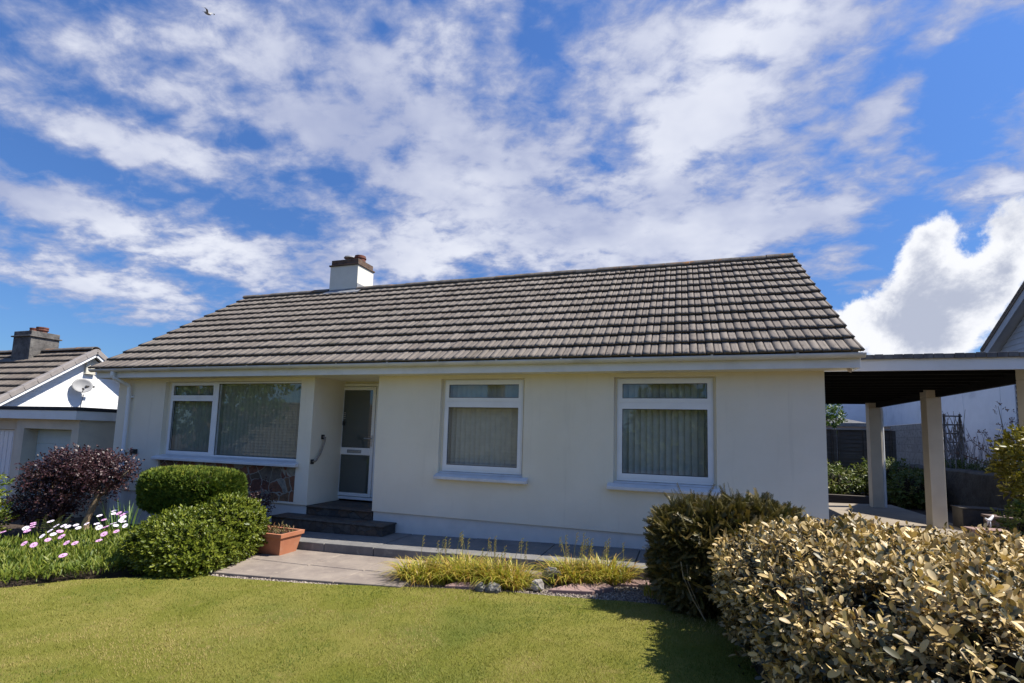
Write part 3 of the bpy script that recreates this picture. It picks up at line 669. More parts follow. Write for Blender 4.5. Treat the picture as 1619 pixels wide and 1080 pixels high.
# ---- chimney
cx0,cx1,cy0,cy1=-9.975,-9.168,3.09,3.74
mb=MB(); mb.box(cx0,cx1,cy0,cy1,4.2,5.325,r=.5)
M['chim']=mat('chimney_render',(.72,.69,.60),(.66,.63,.54),3,.9,.4,120,.004)
ch=mb.build('chimney',M['chim'],house)
def brickmat(name,c1,c2,mortar,scale=1.0):
    m,nt,b=newmat(name); v=ocoord(nt); n=nt.nodes.new('ShaderNodeTexBrick'); 
    sp=N(nt,'ShaderNodeSeparateXYZ'); nt.links.new(v,sp.inputs[0]); cb=N(nt,'ShaderNodeCombineXYZ'); nt.links.new(mathn(nt,'ADD',sp.outputs[0],sp.outputs[1]),cb.inputs[0]); nt.links.new(sp.outputs[2],cb.inputs[1])
    nt.links.new(cb.outputs[0],n.inputs['Vector']); n.inputs['Scale'].default_value=1; n.inputs['Brick Width'].default_value=.225*scale; n.inputs['Row Height'].default_value=.075*scale; n.inputs['Mortar Size'].default_value=.008*scale
    n.inputs['Color1'].default_value=(*c1,1); n.inputs['Color2'].default_value=(*c2,1); n.inputs['Mortar'].default_value=(*mortar,1)
    c=mixc(nt,ramp(nt,noise_tex(nt,v,9,5,.65),.45,.7),n.outputs['Color'],tuple(x*.5 for x in c1))
    nt.links.new(c,b.inputs['Base Color']); b.inputs['Roughness'].default_value=.92; bump(nt,b,n.outputs['Fac'],-.5,.01); return m
M['brick_dark']=brickmat('chimney_brick',(.105,.062,.042),(.15,.085,.05),(.09,.08,.07))
mb=MB(); mb.box(cx0-.03,cx1+.03,cy0-.03,cy1+.03,5.325,5.36); mb.box(cx0+.012,cx1-.012,cy0+.012,cy1-.012,5.36,5.49); mb.build('chimney_crown',M['brick_dark'],ch,bevel=.006)
mb=MB(); mb.lathe((-9.36,3.42,5.49),[(.13,0),(.135,.06),(.13,.085),(.15,.10),(.15,.125),(.135,.13),(.135,.17),(.12,.175),(.11,.10)],20); mb.build('chimney_pot',M['pot_clay'],ch,smooth=False)
mb=MB(); mb.lathe((-9.66,3.42,5.49),[(.11,0),(.115,.05),(.10,.06),(.03,.07),(.03,.115),(.13,.12),(.16,.14),(.14,.175),(.06,.195)],20); mb.build('chimney_cowl',M['lead'],ch)
mb=MB(); sl2=.6702; z0_=lambda y:4.70+(min(y,3.159)-3.159)*sl2+.055
mb.mesh([(cx0-.06,2.93,z0_(2.93)),(cx1+.16,2.93,z0_(2.93)),(cx1+.16,cy0-.004,z0_(cy0)),(cx0-.06,cy0-.004,z0_(cy0)),(cx0-.06,2.93,z0_(2.93)-.03),(cx1+.16,2.93,z0_(2.93)-.03)],[(0,1,2,3),(0,4,5,1)])
mb.box(cx1+.001,cx1+.012,cy0-.01,cy1,4.5,4.86); mb.box(cx0,cx1,cy0-.012,cy0-.001,4.55,4.73); mb.build('flashing',M['lead'],ch)
# ---- stone clad steps at the porch
st=thing('porch_steps','two dark slate clad steps leading into the porch recess','steps',(0,0,0))
mb=MB(); mb.box(-8.0,-5.92,-.36,.025,-.5,-.172); mb.box(-8.02,-5.90,-.38,.026,-.1715,-.145); mb.build('lower_step',M['slate_step'],st,bevel=.012)
mb=MB(); mb.box(-7.62,-6.356,.012,.80,-.1445,-.028); mb.box(-7.6225,-6.3535,-.012,.83,-.0275,-.001); mb.build('upper_step',M['slate_step'],st,bevel=.008)

# ================================================================ carport
cp=thing('carport','flat felt roofed carport with cream posts joined to the bungalow','carport',(0,0,0))
CX1=2.78; y0c,y1c=.86,7.35
mb=MB(); mb.box(.004,CX1+.5,y0c,y0c+.025,2.262,2.42); 
mb.build('fascia',M['fascia'],cp,bevel=.003)
mb=MB(); v=[]
nx=24
for i in range(nx):
    a,b_=.0+(CX1+.5)*i/nx,(CX1+.5)*(i+1)/nx
mb.box(.004,CX1+.52,y0c-.03,y1c+.02,2.423,2.475); 
for k in range(30):
    a=.02+k*.11; mb.box(a,a+.10,y0c-.036-random.uniform(0,.006),y0c-.0305,2.415+random.uniform(-.004,.004),2.474+random.uniform(0,.012))
mb.build('felt_roof',M['felt'],cp,bevel=.01)
mb=MB()
for k in range(15):
    y=y0c+.03+k*.445; mb.box(.006,CX1-.17,y,y+.05,2.265,2.418)
mb.box(.006,CX1+.3,y0c+.03,y1c,2.419,2.4225); mb.build('joists',M['black_timber'],cp)
mb=MB(); mb.box(CX1-.13,CX1-.03,y0c+.026,y1c,2.17,2.4185); mb.build('edge_beam',M['black_timber'],cp,bevel=.006)
M['post']=mat('cream_post',(.66,.60,.48),(.60,.54,.43),3,.9,.3,120,.003,c3=(.48,.42,.33),s3=1.5,w3=.3)
for y in(1.05,3.91,6.88):
    mb=MB(); mb.box(CX1-.275,CX1-.05,y,y+.25,-.35,2.169); mb.box(CX1-.275,CX1-.132,y+.001,y+.249,2.1695,2.4185); mb.build('post',M['post'],cp,bevel=.008)
mb=MB(); mb.tube([(CX1-.03,6.93,2.40),(CX1-.03,6.95,2.2),(CX1-.005,6.97,2.05),(CX1-.005,6.97,-.15)],.038,12); mb.build('downpipe',M['white'],cp)

# ================================================================ left neighbour: garage and gabled house
M['garage']=mat('buff_render',(.64,.57,.45),(.58,.52,.41),3,.9,.4,150,.003,c3=(.36,.33,.28),s3=1.2,w3=.4)
ga=thing('garage','flat roofed buff garage with pale green roller door, left of the bungalow','garage',(0,0,0))
gx0,gx1,gy0,gy1,gzt=-18.4,-13.44,.0,6.6,1.325
dx0,dx1,dzt=-15.20,-13.66,1.12
mb=MB()
mb.poly([(dx1,gy0,-1),(gx1,gy0,-1),(gx1,gy0,gzt),(dx1,gy0,gzt)]); mb.poly([(dx0,gy0,dzt),(dx1,gy0,dzt),(dx1,gy0,gzt),(dx0,gy0,gzt)])
mb.poly([(-15.45,gy0,-1),(dx0,gy0,-1),(dx0,gy0,gzt),(-15.45,gy0,gzt)])
mb.poly([(dx0,gy0,-1),(dx0,gy0+.3,-1),(dx0,gy0+.3,dzt),(dx0,gy0,dzt)]); mb.poly([(dx1,gy0+.3,-1),(dx1,gy0,-1),(dx1,gy0,dzt),(dx1,gy0+.3,dzt)]); mb.poly([(dx0,gy0,dzt),(dx0,gy0+.3,dzt),(dx1,gy0+.3,dzt),(dx1,gy0,dzt)])
mb.poly([(gx1,gy0,-1),(gx1,gy1,-1),(gx1,gy1,gzt),(gx1,gy0,gzt)])
mb.box(-15.75,-15.451,gy0+.12,gy0+.5,-1,gzt); mb.box(gx0,-15.751,gy0+.12,gy0+.3,1.08,gzt)
mb.build('wall',M['garage'],ga)
M['roller']=mat('green_roller_door',(.50,.58,.56),(.46,.54,.52),4,.6,spec=.35)
mb=MB(); z=-1
while z<dzt-.04: mb.box(dx0,dx1,gy0+.26,gy0+.285,z,z+.29); z+=.30
mb.box(dx0,dx1,gy0+.27,gy0+.284,-1,dzt); mb.build('roller_door',M['roller'],ga,bevel=.006)
mb=MB(); mb.box(-18.3,-15.76,gy0+.22,gy0+.25,-1,1.07)
for k in range(16): mb.box(-18.3+k*.158,-18.3+k*.158+.13,gy0+.205,gy0+.219,-.95,1.03)
mb.build('panel_door',M['white'],ga)
mb=MB(); mb.box(gx0,gx1+.10,gy0-.14,gy0-.11,gzt+.0,gzt+.185); mb.box(gx1+.07,gx1+.10,gy0-.109,gy1,gzt,gzt+.185); mb.box(gx0,gx1+.069,gy0-.109,gy1,gzt+.001,gzt+.03)
mb.build('fascia',M['fascia'],ga)
mb=MB(); mb.box(gx0,gx1+.12,gy0-.16,gy1,gzt+.186,gzt+.262); mb.build('felt_roof',mat('dark_felt',(.025,.025,.027),(.04,.04,.042),6,.85),ga,bevel=.01)
# house behind the garage; its gable faces the bungalow
nb=thing('neighbour_house','white weatherboarded gable house behind the flat roofed garage','house',(0,0,0))
nx,ya,za=-18.0,2.83,3.33      # gable plane, apex
slope=.765; yf,yb=ya-3.1,ya+3.1
ze=za-3.1*slope
mb=MB(); mb.poly([(nx-.02,yf+.2,-1.2),(nx-.02,yb-.2,-1.2),(nx-.02,yb-.2,ze+.1),(nx-.02,ya,za-.12),(nx-.02,yf+.2,ze+.1)]); mb.poly([(-30,yf+.2,-1.2),(nx-.02,yf+.2,-1.2),(nx-.02,yf+.2,ze+.1),(-30,yf+.2,ze+.1)]); mb.build('wall',M['garage'],nb)
M['board_white']=mat('white_weatherboard',(.86,.86,.85),(.82,.82,.81),3,.55,spec=.3)
mb=MB(); z=1.2
while z<za-.2:
    z1=min(z+.145,za-.13); w0=(za-.10-z)/slope; w1_=max((za-.10-z1)/slope,.01)
    a=max(ya-w0,yf+.2); b_=min(ya+w0,yb-.2); a1=max(ya-w1_,yf+.2); b1=min(ya+w1_,yb-.2)
    mb.mesh([(nx+.0125,a,z),(nx+.0125,b_,z),(nx+.008,b1,z1),(nx+.008,a1,z1),(nx-.01,a,z),(nx-.01,b_,z),(nx-.01,b1,z1),(nx-.01,a1,z1)],[(0,1,2,3),(0,4,5,1),(1,5,6,2),(3,2,6,7),(0,3,7,4)]); z+=.146
mb.build('weatherboard',M['board_white'],nb)
ov=.28
tile_roof('roof',nb,M['tile_left'],-28,nx+ov-.14,ya-3.5,za-3.5*slope+.06,ya,za+.06,.34,.30,8,.003)
mb=MB(); mb.poly([(-28,ya,za+.02),(nx+ov,ya,za+.02),(nx+ov,ya+3.5,za-3.5*slope+.02),(-28,ya+3.5,za-3.5*slope+.02)]); mb.build('rear_roof_slope',M['tile_left'],nb)
M['verge']=mat('verge_cap',(.30,.27,.25),(.25,.225,.21),6,.9,.3,80,.004)
mb=MB(); Lr=3.5*math.hypot(1,slope); k=0; s=0.0; ca=1/math.hypot(1,slope); sa=slope*ca
while s<Lr-.05:
    s1=min(s+.335,Lr)
    for sg in(1,-1):
        c0=Vector((nx+ov-.07,ya-sg*(s+s1)/2*ca,za-(s+s1)/2*sa+.07)); mb.obox(c0,(.085,0,0),(0,sg*ca*(s1-s)*.5,sa*(s1-s)*.5),(0,-sg*sa*.028,ca*.028))
        c0=Vector((nx+ov+.006,ya-sg*(s+s1)/2*ca,za-(s+s1)/2*sa+.02)); mb.obox(c0,(.012,0,0),(0,sg*ca*(s1-s)*.495,sa*(s1-s)*.495),(0,-sg*sa*.058,ca*.058))
    s+=.340
mb.build('verge_cap',M['verge'],nb,bevel=.006)
mb=MB()
for sg in(1,-1):
    c0=Vector((nx+ov-.02,ya-sg*Lr/2*ca,za-Lr/2*sa-.075)); mb.obox(c0,(.011,0,0),(0,sg*ca*Lr*.5,sa*Lr*.5),(0,-sg*sa*.05,ca*.05))
    c0=Vector((nx+ov/2-.02,ya-sg*Lr/2*ca,za-Lr/2*sa-.03)); mb.obox(c0,(ov/2-.012,0,0),(0,sg*ca*Lr*.5,sa*Lr*.5),(0,-sg*sa*.006,ca*.006))
mb.build('barge_board',M['board_white'],nb)
ridge(nb,-28,nx+ov-.05,ya,za+.10,.12,.45,M['ridge'],9)
M['stack']=mat('stone_stack',(.15,.14,.13),(.075,.07,.066),6,.95,.7,30,.02,c3=(.30,.29,.26),s3=3,w3=.5)
a0,a1,b0,b1=-20.85,-20.02,2.42,3.15
mb=MB(); mb.box(a0,a1,b0,b1,2.5,3.80); ch=mb.build('chimney',M['stack'],nb,bevel=.01)
mb=MB(); mb.box(a0-.05,a1+.05,b0-.05,b1+.05,3.80,3.84); mb.box(a0-.0,a1+.0,b0-.0,b1+.0,3.8405,3.98); mb.build('chimney_crown',M['stack'],ch,bevel=.012)
for cxp,cyp,h,r in((-20.25,2.8,.17,.15),(-20.60,2.8,.16,.13)):
    mb=MB(); mb.lathe((cxp,cyp,3.981),[(r*.8,0),(r*.85,h*.35),(r,h*.4),(r,h*.6),(r*.9,h*.65),(r,h*.8),(r,h),(r*.75,h),(r*.7,h*.5)],18); mb.build('chimney_pot',M['pot_clay'],ch)
mb=MB(); mb.box(nx+.024,nx+.10,ya-.13,ya+.12,za-.62,za-.29); mb.box(nx+.024,nx+.11,ya-.14,ya+.13,za-.65,za-.6205); mb.build('alarm_box',mat('alarm_box',(.72,.62,.46),(.62,.60,.52),2,.6),nb,bevel=.02)
# satellite dish: a thing fixed to the gable, one of its parts
mb=MB(); dc=Vector((nx+.22,2.58,2.33)); dn=Vector((.86,-.42,.30)).normalized(); dx_=dn.cross(Vector((0,0,1))).normalized(); dy_=dx_.cross(dn); R_,nr,na=.215,5,28
v=[dc-dn*.06]
for i in range(1,nr+1):
    q=i/nr
    for k in range(na):
        t=2*math.pi*k/na; v.append(dc+dx_*(R_*1.08*q*math.cos(t))+dy_*(R_*q*math.sin(t))-dn*(.06*(1-q*q)))
f=[(0,1+k,1+(k+1)%na) for k in range(na)]+[(1+(i-1)*na+k,1+i*na+k,1+i*na+(k+1)%na,1+(i-1)*na+(k+1)%na) for i in range(1,nr) for k in range(na)]
mb.mesh(v,f); dish=mb.build('satellite_dish',mat('dish_grey',(.30,.30,.30),(.26,.26,.26),6,.6),nb,smooth=True)
md=dish.modifiers.new('s','SOLIDIFY'); md.thickness=.012
mb=MB(); lnb=dc+dn*.26-dy_*.20; mb.tube([dc-dy_*.20,dc-dy_*.23+dn*.08,lnb],.010); mb.tube([lnb-dn*.02,lnb-dn*.08+dy_*.04],.028); mb.obox(dc-dx_*.17-dn*.05,(.02,0,0),(0,.11,0),(0,0,.025)); mb.tube([dc-dx_*.17-dn*.05,dc-dn*.10],.015); mb.tube([dc-dn*.07,dc-dn*.10,Vector((nx+.02,2.66,2.25))],.02); mb.tube([Vector((nx+.03,2.75,2.1)),Vector((nx+.03,2.70,1.7))],.006); mb.build('dish_arm',M['dark'],dish)

# ================================================================ right: fence, walls, neighbour house
M['fence']=mat('weathered_fence',(.115,.098,.084),(.080,.068,.058),8,.9,.4,40,.006,stretch=(.4,1,6),c3=(.20,.18,.16),s3=2,w3=.45)
fe=thing('panel_fence','dark brown horizontal lap panel fence behind the carport','fence',(0,0,0))
M['capboard']=mat('fence_cap',(.34,.32,.30),(.28,.26,.25),5,.85)
x=-.3
for k in range(3):
    xa,xb=x,x+1.40; mb=MB()
    z=.12
    while z<1.70: mb.obox(((xa+xb)/2,10.0+.012,z+.06),(.70-.04,0,0),(0,.007,.0),(0,.012,.075),0); z+=.112
    for q in(xa+.06,(xa+xb)/2,xb-.06): mb.box(q-.02,q+.02,9.955,9.985,.12,1.70)
    mb.build('panel',M['fence'],fe); mb=MB(); mb.box(xa,xb,9.95,10.05,1.72,1.765); mb.build('capping',M['capboard'],fe)
    mb=MB(); mb.box(xb-.0395,xb+.0395,9.9,10.07,-.3,1.715); mb.build('fence_post',M['fence'],fe); x+=1.4401
def blockmat(name,c1,c2,mortar,bw,bh):
    m=brickmat(name,c1,c2,mortar,1); n=[q for q in m.node_tree.nodes if q.type=='TEX_BRICK'][0]
    n.inputs['Brick Width'].default_value=bw; n.inputs['Row Height'].default_value=bh; n.inputs['Mortar Size'].default_value=.012; return m
M['block']=blockmat('grey_blocks',(.36,.34,.31),(.29,.275,.25),(.25,.24,.22),.45,.225)
mb=MB(); mb.box(5.0,5.2,10.3,14.5,-.2,1.98); mb.box(3.2,5.0,14.3,14.5,-.2,2.1); mb.box(4.98,5.22,10.25,10.6,-.2,2.05); tag(mb.build('block_wall',M['block'],bevel=.01),'tall bare grey block wall running back behind the carport','wall')
M['oldwall']=mat('old_dark_wall',(.13,.115,.095),(.08,.07,.058),6,.95,.8,18,.03,c3=(.13,.115,.095),s3=2.5,w3=.6)
mb=MB(); wv=[];ny=26
for i in range(ny+1):
    y=.6+i*(10.3-.6)/ny; h=.77+.035*mnoise.noise(Vector((0,y*1.7,0)))+.02*mnoise.noise(Vector((3,y*6,0)))
    for (xx,zz) in((4.42,-.5),(4.42+.03*mnoise.noise(Vector((9,y*2,0))),h-.05),(4.47,h),(4.68,h+.01),(4.72,-.5)): wv.append((xx,y,zz))
f=[(i*5+k,(i+1)*5+k,(i+1)*5+k+1,i*5+k+1) for i in range(ny) for k in range(4)]+[(0,1,2,3,4),(ny*5+4,ny*5+3,ny*5+2,ny*5+1,ny*5)]
mb.mesh(wv,f); tag(mb.build('boundary_wall',M['oldwall']),'low dark mossy boundary wall beyond the carport posts','wall')
# bank of earth behind that wall
mb=MB(); mb.mesh([(4.7,.6,.66),(7.5,.6,.78),(7.5,16,.78),(4.7,16,.66)],[(0,1,2,3)]); tag(mb.build('raised_bed',M['soil']),kind='structure')
rh=thing('neighbour_house','white rendered house with grey boarded gable, right edge of the photo','house',(0,0,0))
xn=6.76; M['white_render']=mat('white_render',(.88,.88,.89),(.83,.83,.84),2.5,.85,.3,120,.003,c3=(.45,.46,.48),s3=.8,w3=.4)
mb=MB(); mb.box(xn,xn+8,9.95,21.9,-.2,3.75); 
for y in(10.6,12.6,14.4): mb.box(xn-.012,xn-.0005,y,y+.05,.4,3.7)
mb.build('wall',M['white_render'],rh)
M['navy']=mat('navy_slats',(.035,.042,.055),(.028,.034,.045),5,.6)
mb=MB(); z=.3
mb.box(xn+.05,xn+8,5.0,9.93,-.2,3.7)
while z<3.7: mb.obox((xn+.03,7.45,z+.07),(.012,0,.01),(0,2.47,0),(-.012,0,.07)); z+=.15
mb.build('slatted_wall',M['navy'],rh)
M['board_grey']=mat('grey_weatherboard',(.40,.43,.47),(.36,.39,.43),3,.6)
pa=Vector((xn,8.754,5.291)); pb=Vector((xn,10.649,4.087)); sv=(pa.z-pb.z)/(pb.y-pa.y); yap=6.9; zap=pa.z+(pa.y-yap)*sv
mb=MB(); z=3.76
while z<zap-.35:
    z1=z+.15; w0=(zap-.22-z)/sv; w1_=max((zap-.22-z1)/sv,.05)
    mb.mesh([(xn-.024,yap-w0,z),(xn-.024,yap+w0,z),(xn-.006,yap+w1_,z1),(xn-.006,yap-w1_,z1),(xn+.05,yap-w0,z),(xn+.05,yap+w0,z)],[(1,0,3,2),(0,1,5,4)]); z+=.15
mb.box(xn+.03,xn+.06,yap-3.2,yap+3.2,3.75,3.8)
mb.build('weatherboard',M['board_grey'],rh)
Lr=4.6; ca=1/math.hypot(1,sv); sa=sv*ca; mb=MB(); mt=MB()
for sg in(1,-1):
    c0=Vector((xn-.26,yap+sg*Lr/2*ca,zap-Lr/2*sa-.10)); mb.obox(c0,(.014,0,0),(0,sg*ca*Lr*.5,-sa*Lr*.5),(0,sg*sa*.10,ca*.10))
    c0=Vector((xn-.12,yap+sg*Lr/2*ca,zap-Lr/2*sa-.17)); mb.obox(c0,(.12,0,0),(0,sg*ca*Lr*.5,-sa*Lr*.5),(0,sg*sa*.01,ca*.01))
    c0=Vector((xn+3.4,yap+sg*Lr/2*ca,zap-Lr/2*sa+.035)); mt.obox(c0,(3.7,0,0),(0,sg*ca*Lr*.5,-sa*Lr*.5),(0,sg*sa*.035,ca*.035))
    n=int(Lr/.3)
    for k in range(n):
        s=(k+.5)*Lr/n; c0=Vector((xn-.24,yap+sg*s*ca,zap-s*sa+.09)); mt.obox(c0,(.07,0,0),(0,sg*ca*Lr/n*.48,-sa*Lr/n*.48),(0,sg*sa*.028,ca*.028))
mb.build('barge_board',M['board_grey'],rh); mt.build('roof',M['tile_left'],rh)
# far building behind the fence
fb=thing('outbuilding','pale rendered outbuilding with dark low roof beyond the fence','building',(0,0,0))
mb=MB(); mb.box(1.2,7.0,19,24,-.2,3.6); mb.box(3.95,4.02,18.95,18.998,1.2,3.55); mb.build('wall',M['white_render'],fb)
mb=MB(); mb.mesh([(.4,15.2,2.02),(5.0,15.2,2.12),(5.0,18.5,2.45),(.4,18.5,2.3),(.4,15.2,1.2),(5,15.2,1.2)],[(0,1,2,3),(4,5,1,0)]); mb.build('low_roof',M['felt'],fb)
# low pieces beside the carport at the right
pos4=lambda y,p:p
mb=MB(); mb.box(2.97,3.62,3.98,4.35,-.25,.215); mb.box(2.95,3.64,3.96,4.37,.2155,.235); tag(mb.build('trough',mat('dark_trough',(.075,.068,.062),(.05,.046,.042),7,.85,.4,40,.01),bevel=.01),'long dark trough standing at the foot of the boundary wall','trough')
mb=MB(); mb.box(3.02,3.35,3.15,3.45,-.25,.16); mb.box(3.0,3.37,3.13,3.47,.1605,.20); tag(mb.build('brick_pier',blockmat('pier_brick',(.16,.11,.095),(.20,.14,.12),(.15,.14,.13),.22,.075),bevel=.008),'short brick pier with flat cap in front of the trough','pier')
mb=MB(); mb.box(2.55,3.05,2.72,3.0,-.25,.035); tag(mb.build('edging_slab',M['pink'],bevel=.01),'reddish edging slab lying low before the brick pier','slab')
mb=MB(); q=Vector((2.88,3.08,.17)); mb.tube([q,q+Vector((.035,0,-.03)),q+Vector((.07,.02,-.025)),q+Vector((.11,.04,.02)),q+Vector((.13,.05,.05))],[.012,.022,.026,.020,.010],8); mb.tube([q+Vector((.035,0,-.03)),q+Vector((.03,0,-.11))],[.012,.008],6); mb.tube([q+Vector((.07,.02,-.02)),q+Vector((.075,.02,-.20))],[.012,.008],6)
tag(mb.build('garden_ornament',mat('white_ornament',(.8,.82,.86),None,5,.5),smooth=True),'small white garden ornament beside the short brick pier','ornament')

# ================================================================ across the street (seen in the window glass)
oh=thing('neighbour_house','tile roofed house across the street, reflected in the window glass','house',(0,0,0))
mb=MB(); mb.box(-37,-9.6,-32,-22.2,-3,-.55); mb.poly([(-9.58,-32,-.6),(-9.58,-22.2,-.6),(-9.58,-27,3.45)]); mb.build('wall',M['garage'],oh)
tile_roof('roof',oh,M['tile_left'],-38,-9.3,-21.8,-.7,-27.0,3.55,.34,.30,11,.01)
mb=MB(); mb.box(-14.9,-13.9,-27.4,-26.5,2.8,5.0); mb.lathe((-14.4,-26.9,5.0),[(.16,0),(.14,.3),(.17,.34)],14); mb.build('chimney',M['stack'],oh)

# ================================================================ plants
PX=lambda *c:c
def shell(n,fr,c,rad,pw=2.2,lump=.10,ls=1.6,depth=.22,zmin=-9,seed=0.0,r=None):
    "points near the surface of a lumpy super-ellipsoid + outward normals"
    r=r or rng; u=rand_unit(n,r); a=np.abs(u); k=(a[:,0]**pw+a[:,1]**pw+a[:,2]**pw)**(-1/pw)
    d=u*k[:,None]; rad=np.array(rad,float)
    ln=vnoise(d*ls,1.0,seed)*.7+vnoise(d*ls*2.7,1.0,seed+5)*.35
    s=1+lump*ln; q=1-np.abs(r.normal(size=n))*depth*.5
    P=d*rad*(s*q)[:,None]+np.array(c); nn=unit(np.sign(u)*np.abs(d)**(pw-1)/rad)
    m=P[:,2]>zmin
    return P[m],nn[m]
def put_leaves(name,T,P,nn,size,mat_,parent,up=.3,jit=.6,flat=.5,rnd=None,szj=.3,r=None):
    r=r or rng; n=len(P); d=unit(nn*.8+np.array([0,0,up])+r.normal(size=(n,3))*jit); nrm=unit(nn+np.array([0,0,flat])+r.normal(size=(n,3))*.35)
    rot=frames(d,nrm); s=size*(1+szj*r.normal(size=n)).clip(.45,1.7); rv=r.random(n) if rnd is None else rnd
    V,F,R_=scatter(T[0],T[1],P,rot,s,rv); return npmesh(name,V,F,R_,mat_,parent)
def sprig(T,nl,L,spread=.9,start=.25,r=None,lift=.0,sz=(.75,1.1)):
    "a short shoot carrying nl leaves in a spiral; returns verts, faces (unit: metres)"
    r=r or rng; Vs=[];Fs=[];Rs=[];o=0
    for k in range(nl):
        t=start+(1-start)*k/max(nl-1,1); az=k*2.4+r.uniform(-.3,.3); tilt=spread*(1.25-.75*t)+r.uniform(-.15,.15)
        d=np.array([math.sin(tilt)*math.cos(az),math.cos(tilt),math.sin(tilt)*math.sin(az)]); nn=np.array([-math.cos(tilt)*math.cos(az)*.9,math.sin(tilt),-math.cos(tilt)*math.sin(az)*.9])
        rot=frames(d[None],nn[None])[0]; s=r.uniform(*sz)
        V=T[0]@rot.T*s+np.array([0,t*L,0]); Vs.append(V);Fs.append(T[1]+o);Rs.append(np.full(len(V),r.random()));o+=len(V)
    return np.concatenate(Vs),np.concatenate(Fs),np.concatenate(Rs)
def put_sprigs(name,tmpl,P,nn,scale,mat_,parent,up=.5,jit=.35,szj=.2,bias=None,r=None):
    r=r or rng; n=len(P); d=unit(nn+np.array([0,0,up])+r.normal(size=(n,3))*jit); rot=frames(d,rand_unit(n,r)); which=r.integers(0,len(tmpl),n); s=scale*(1+szj*r.normal(size=n)).clip(.5,1.6)
    base=r.random(n) if bias is None else bias; parts=[]
    for i,t in enumerate(tmpl):
        m=which==i
        if m.any(): parts.append(scatter(t[0],t[1],P[m],rot[m],s[m],base[m],t[2]))
    V,F,R_=merge(parts); return npmesh(name,V,F,R_,mat_,parent)
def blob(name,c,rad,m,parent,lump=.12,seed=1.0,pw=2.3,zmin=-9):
    "added solid dark core standing in for the shade inside a bush"
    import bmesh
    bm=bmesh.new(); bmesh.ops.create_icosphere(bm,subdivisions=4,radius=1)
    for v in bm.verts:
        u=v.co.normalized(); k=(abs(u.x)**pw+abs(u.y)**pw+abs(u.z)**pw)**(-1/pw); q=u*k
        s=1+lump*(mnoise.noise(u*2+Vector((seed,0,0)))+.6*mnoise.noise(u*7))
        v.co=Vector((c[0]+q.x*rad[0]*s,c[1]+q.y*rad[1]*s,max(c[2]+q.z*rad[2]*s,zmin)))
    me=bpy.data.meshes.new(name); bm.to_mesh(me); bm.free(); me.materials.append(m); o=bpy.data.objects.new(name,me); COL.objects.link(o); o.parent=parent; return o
M['core_fill']=mat('dark_core_fill',(.035,.028,.018),(.018,.017,.010),25,.95,.8,60,.02)  # colour of the added cores, dark in place of the shade inside bushes
M['bark']=mat('bark',(.20,.15,.10),(.12,.09,.065),18,.9,.6,60,.008)
M['bark_pale']=mat('pale_bark',(.34,.25,.15),(.22,.16,.10),14,.9,.5,60,.006)
def stems(mb,base,tips,r0,r1,wob=.06,rd=None):
    rd=rd or random.Random(3)
    for t in tips:
        b=Vector(base); t=Vector(t); pts=[b.lerp(t,k/5)+Vector((rd.uniform(-wob,wob),rd.uniform(-wob,wob),rd.uniform(-wob,wob)*.5))*(0 if k in(0,5) else 1)+Vector((0,0,.12*math.sin(math.pi*k/5)*(t-b).length*.3)) for k in range(6)]
        mb.tube(pts,[r0+(r1-r0)*k/5 for k in range(6)],7)
# ---- gold leaved hedge in front right (oleaster)
hz=thing('hedge','large silvery gold leaved hedge filling the lower right corner','hedge',(0,0,0))
OUT=np.array([(-1.32,-2.42),(-1.33,-3.1),(-1.14,-4.0),(-.80,-4.75),(-.2,-5.25),(.8,-5.45),(2.0,-5.2),(2.4,-4.2),(2.3,-3.2),(1.6,-2.5),(.7,-2.2),(-.4,-2.1),(-1.1,-2.15)])
def hedge_top(x,y): # gently domed and uneven
    return .56+.10*mnoise.noise(Vector((x*1.1,y*1.1,2)))+.075*mnoise.noise(Vector((x*3,y*3,5)))-.08*max(0,x-.3)-.07*max(0,-y-4.0)
def edge_dist(P):
    d=np.full(len(P),9.); A=OUT;B=np.roll(OUT,-1,0); ins=np.zeros(len(P),bool)
    for a,b in zip(A,B):
        ab=b-a; t=np.clip(((P-a)@ab)/(ab@ab),0,1); q=a+t[:,None]*ab; d=np.minimum(d,np.linalg.norm(P-q,axis=1))
        c=((a[1]>P[:,1])!=(b[1]>P[:,1]))&(P[:,0]<(b[0]-a[0])*(P[:,1]-a[1])/(b[1]-a[1]+1e-12)+a[0]); ins^=c
    return np.where(ins,d,-d)
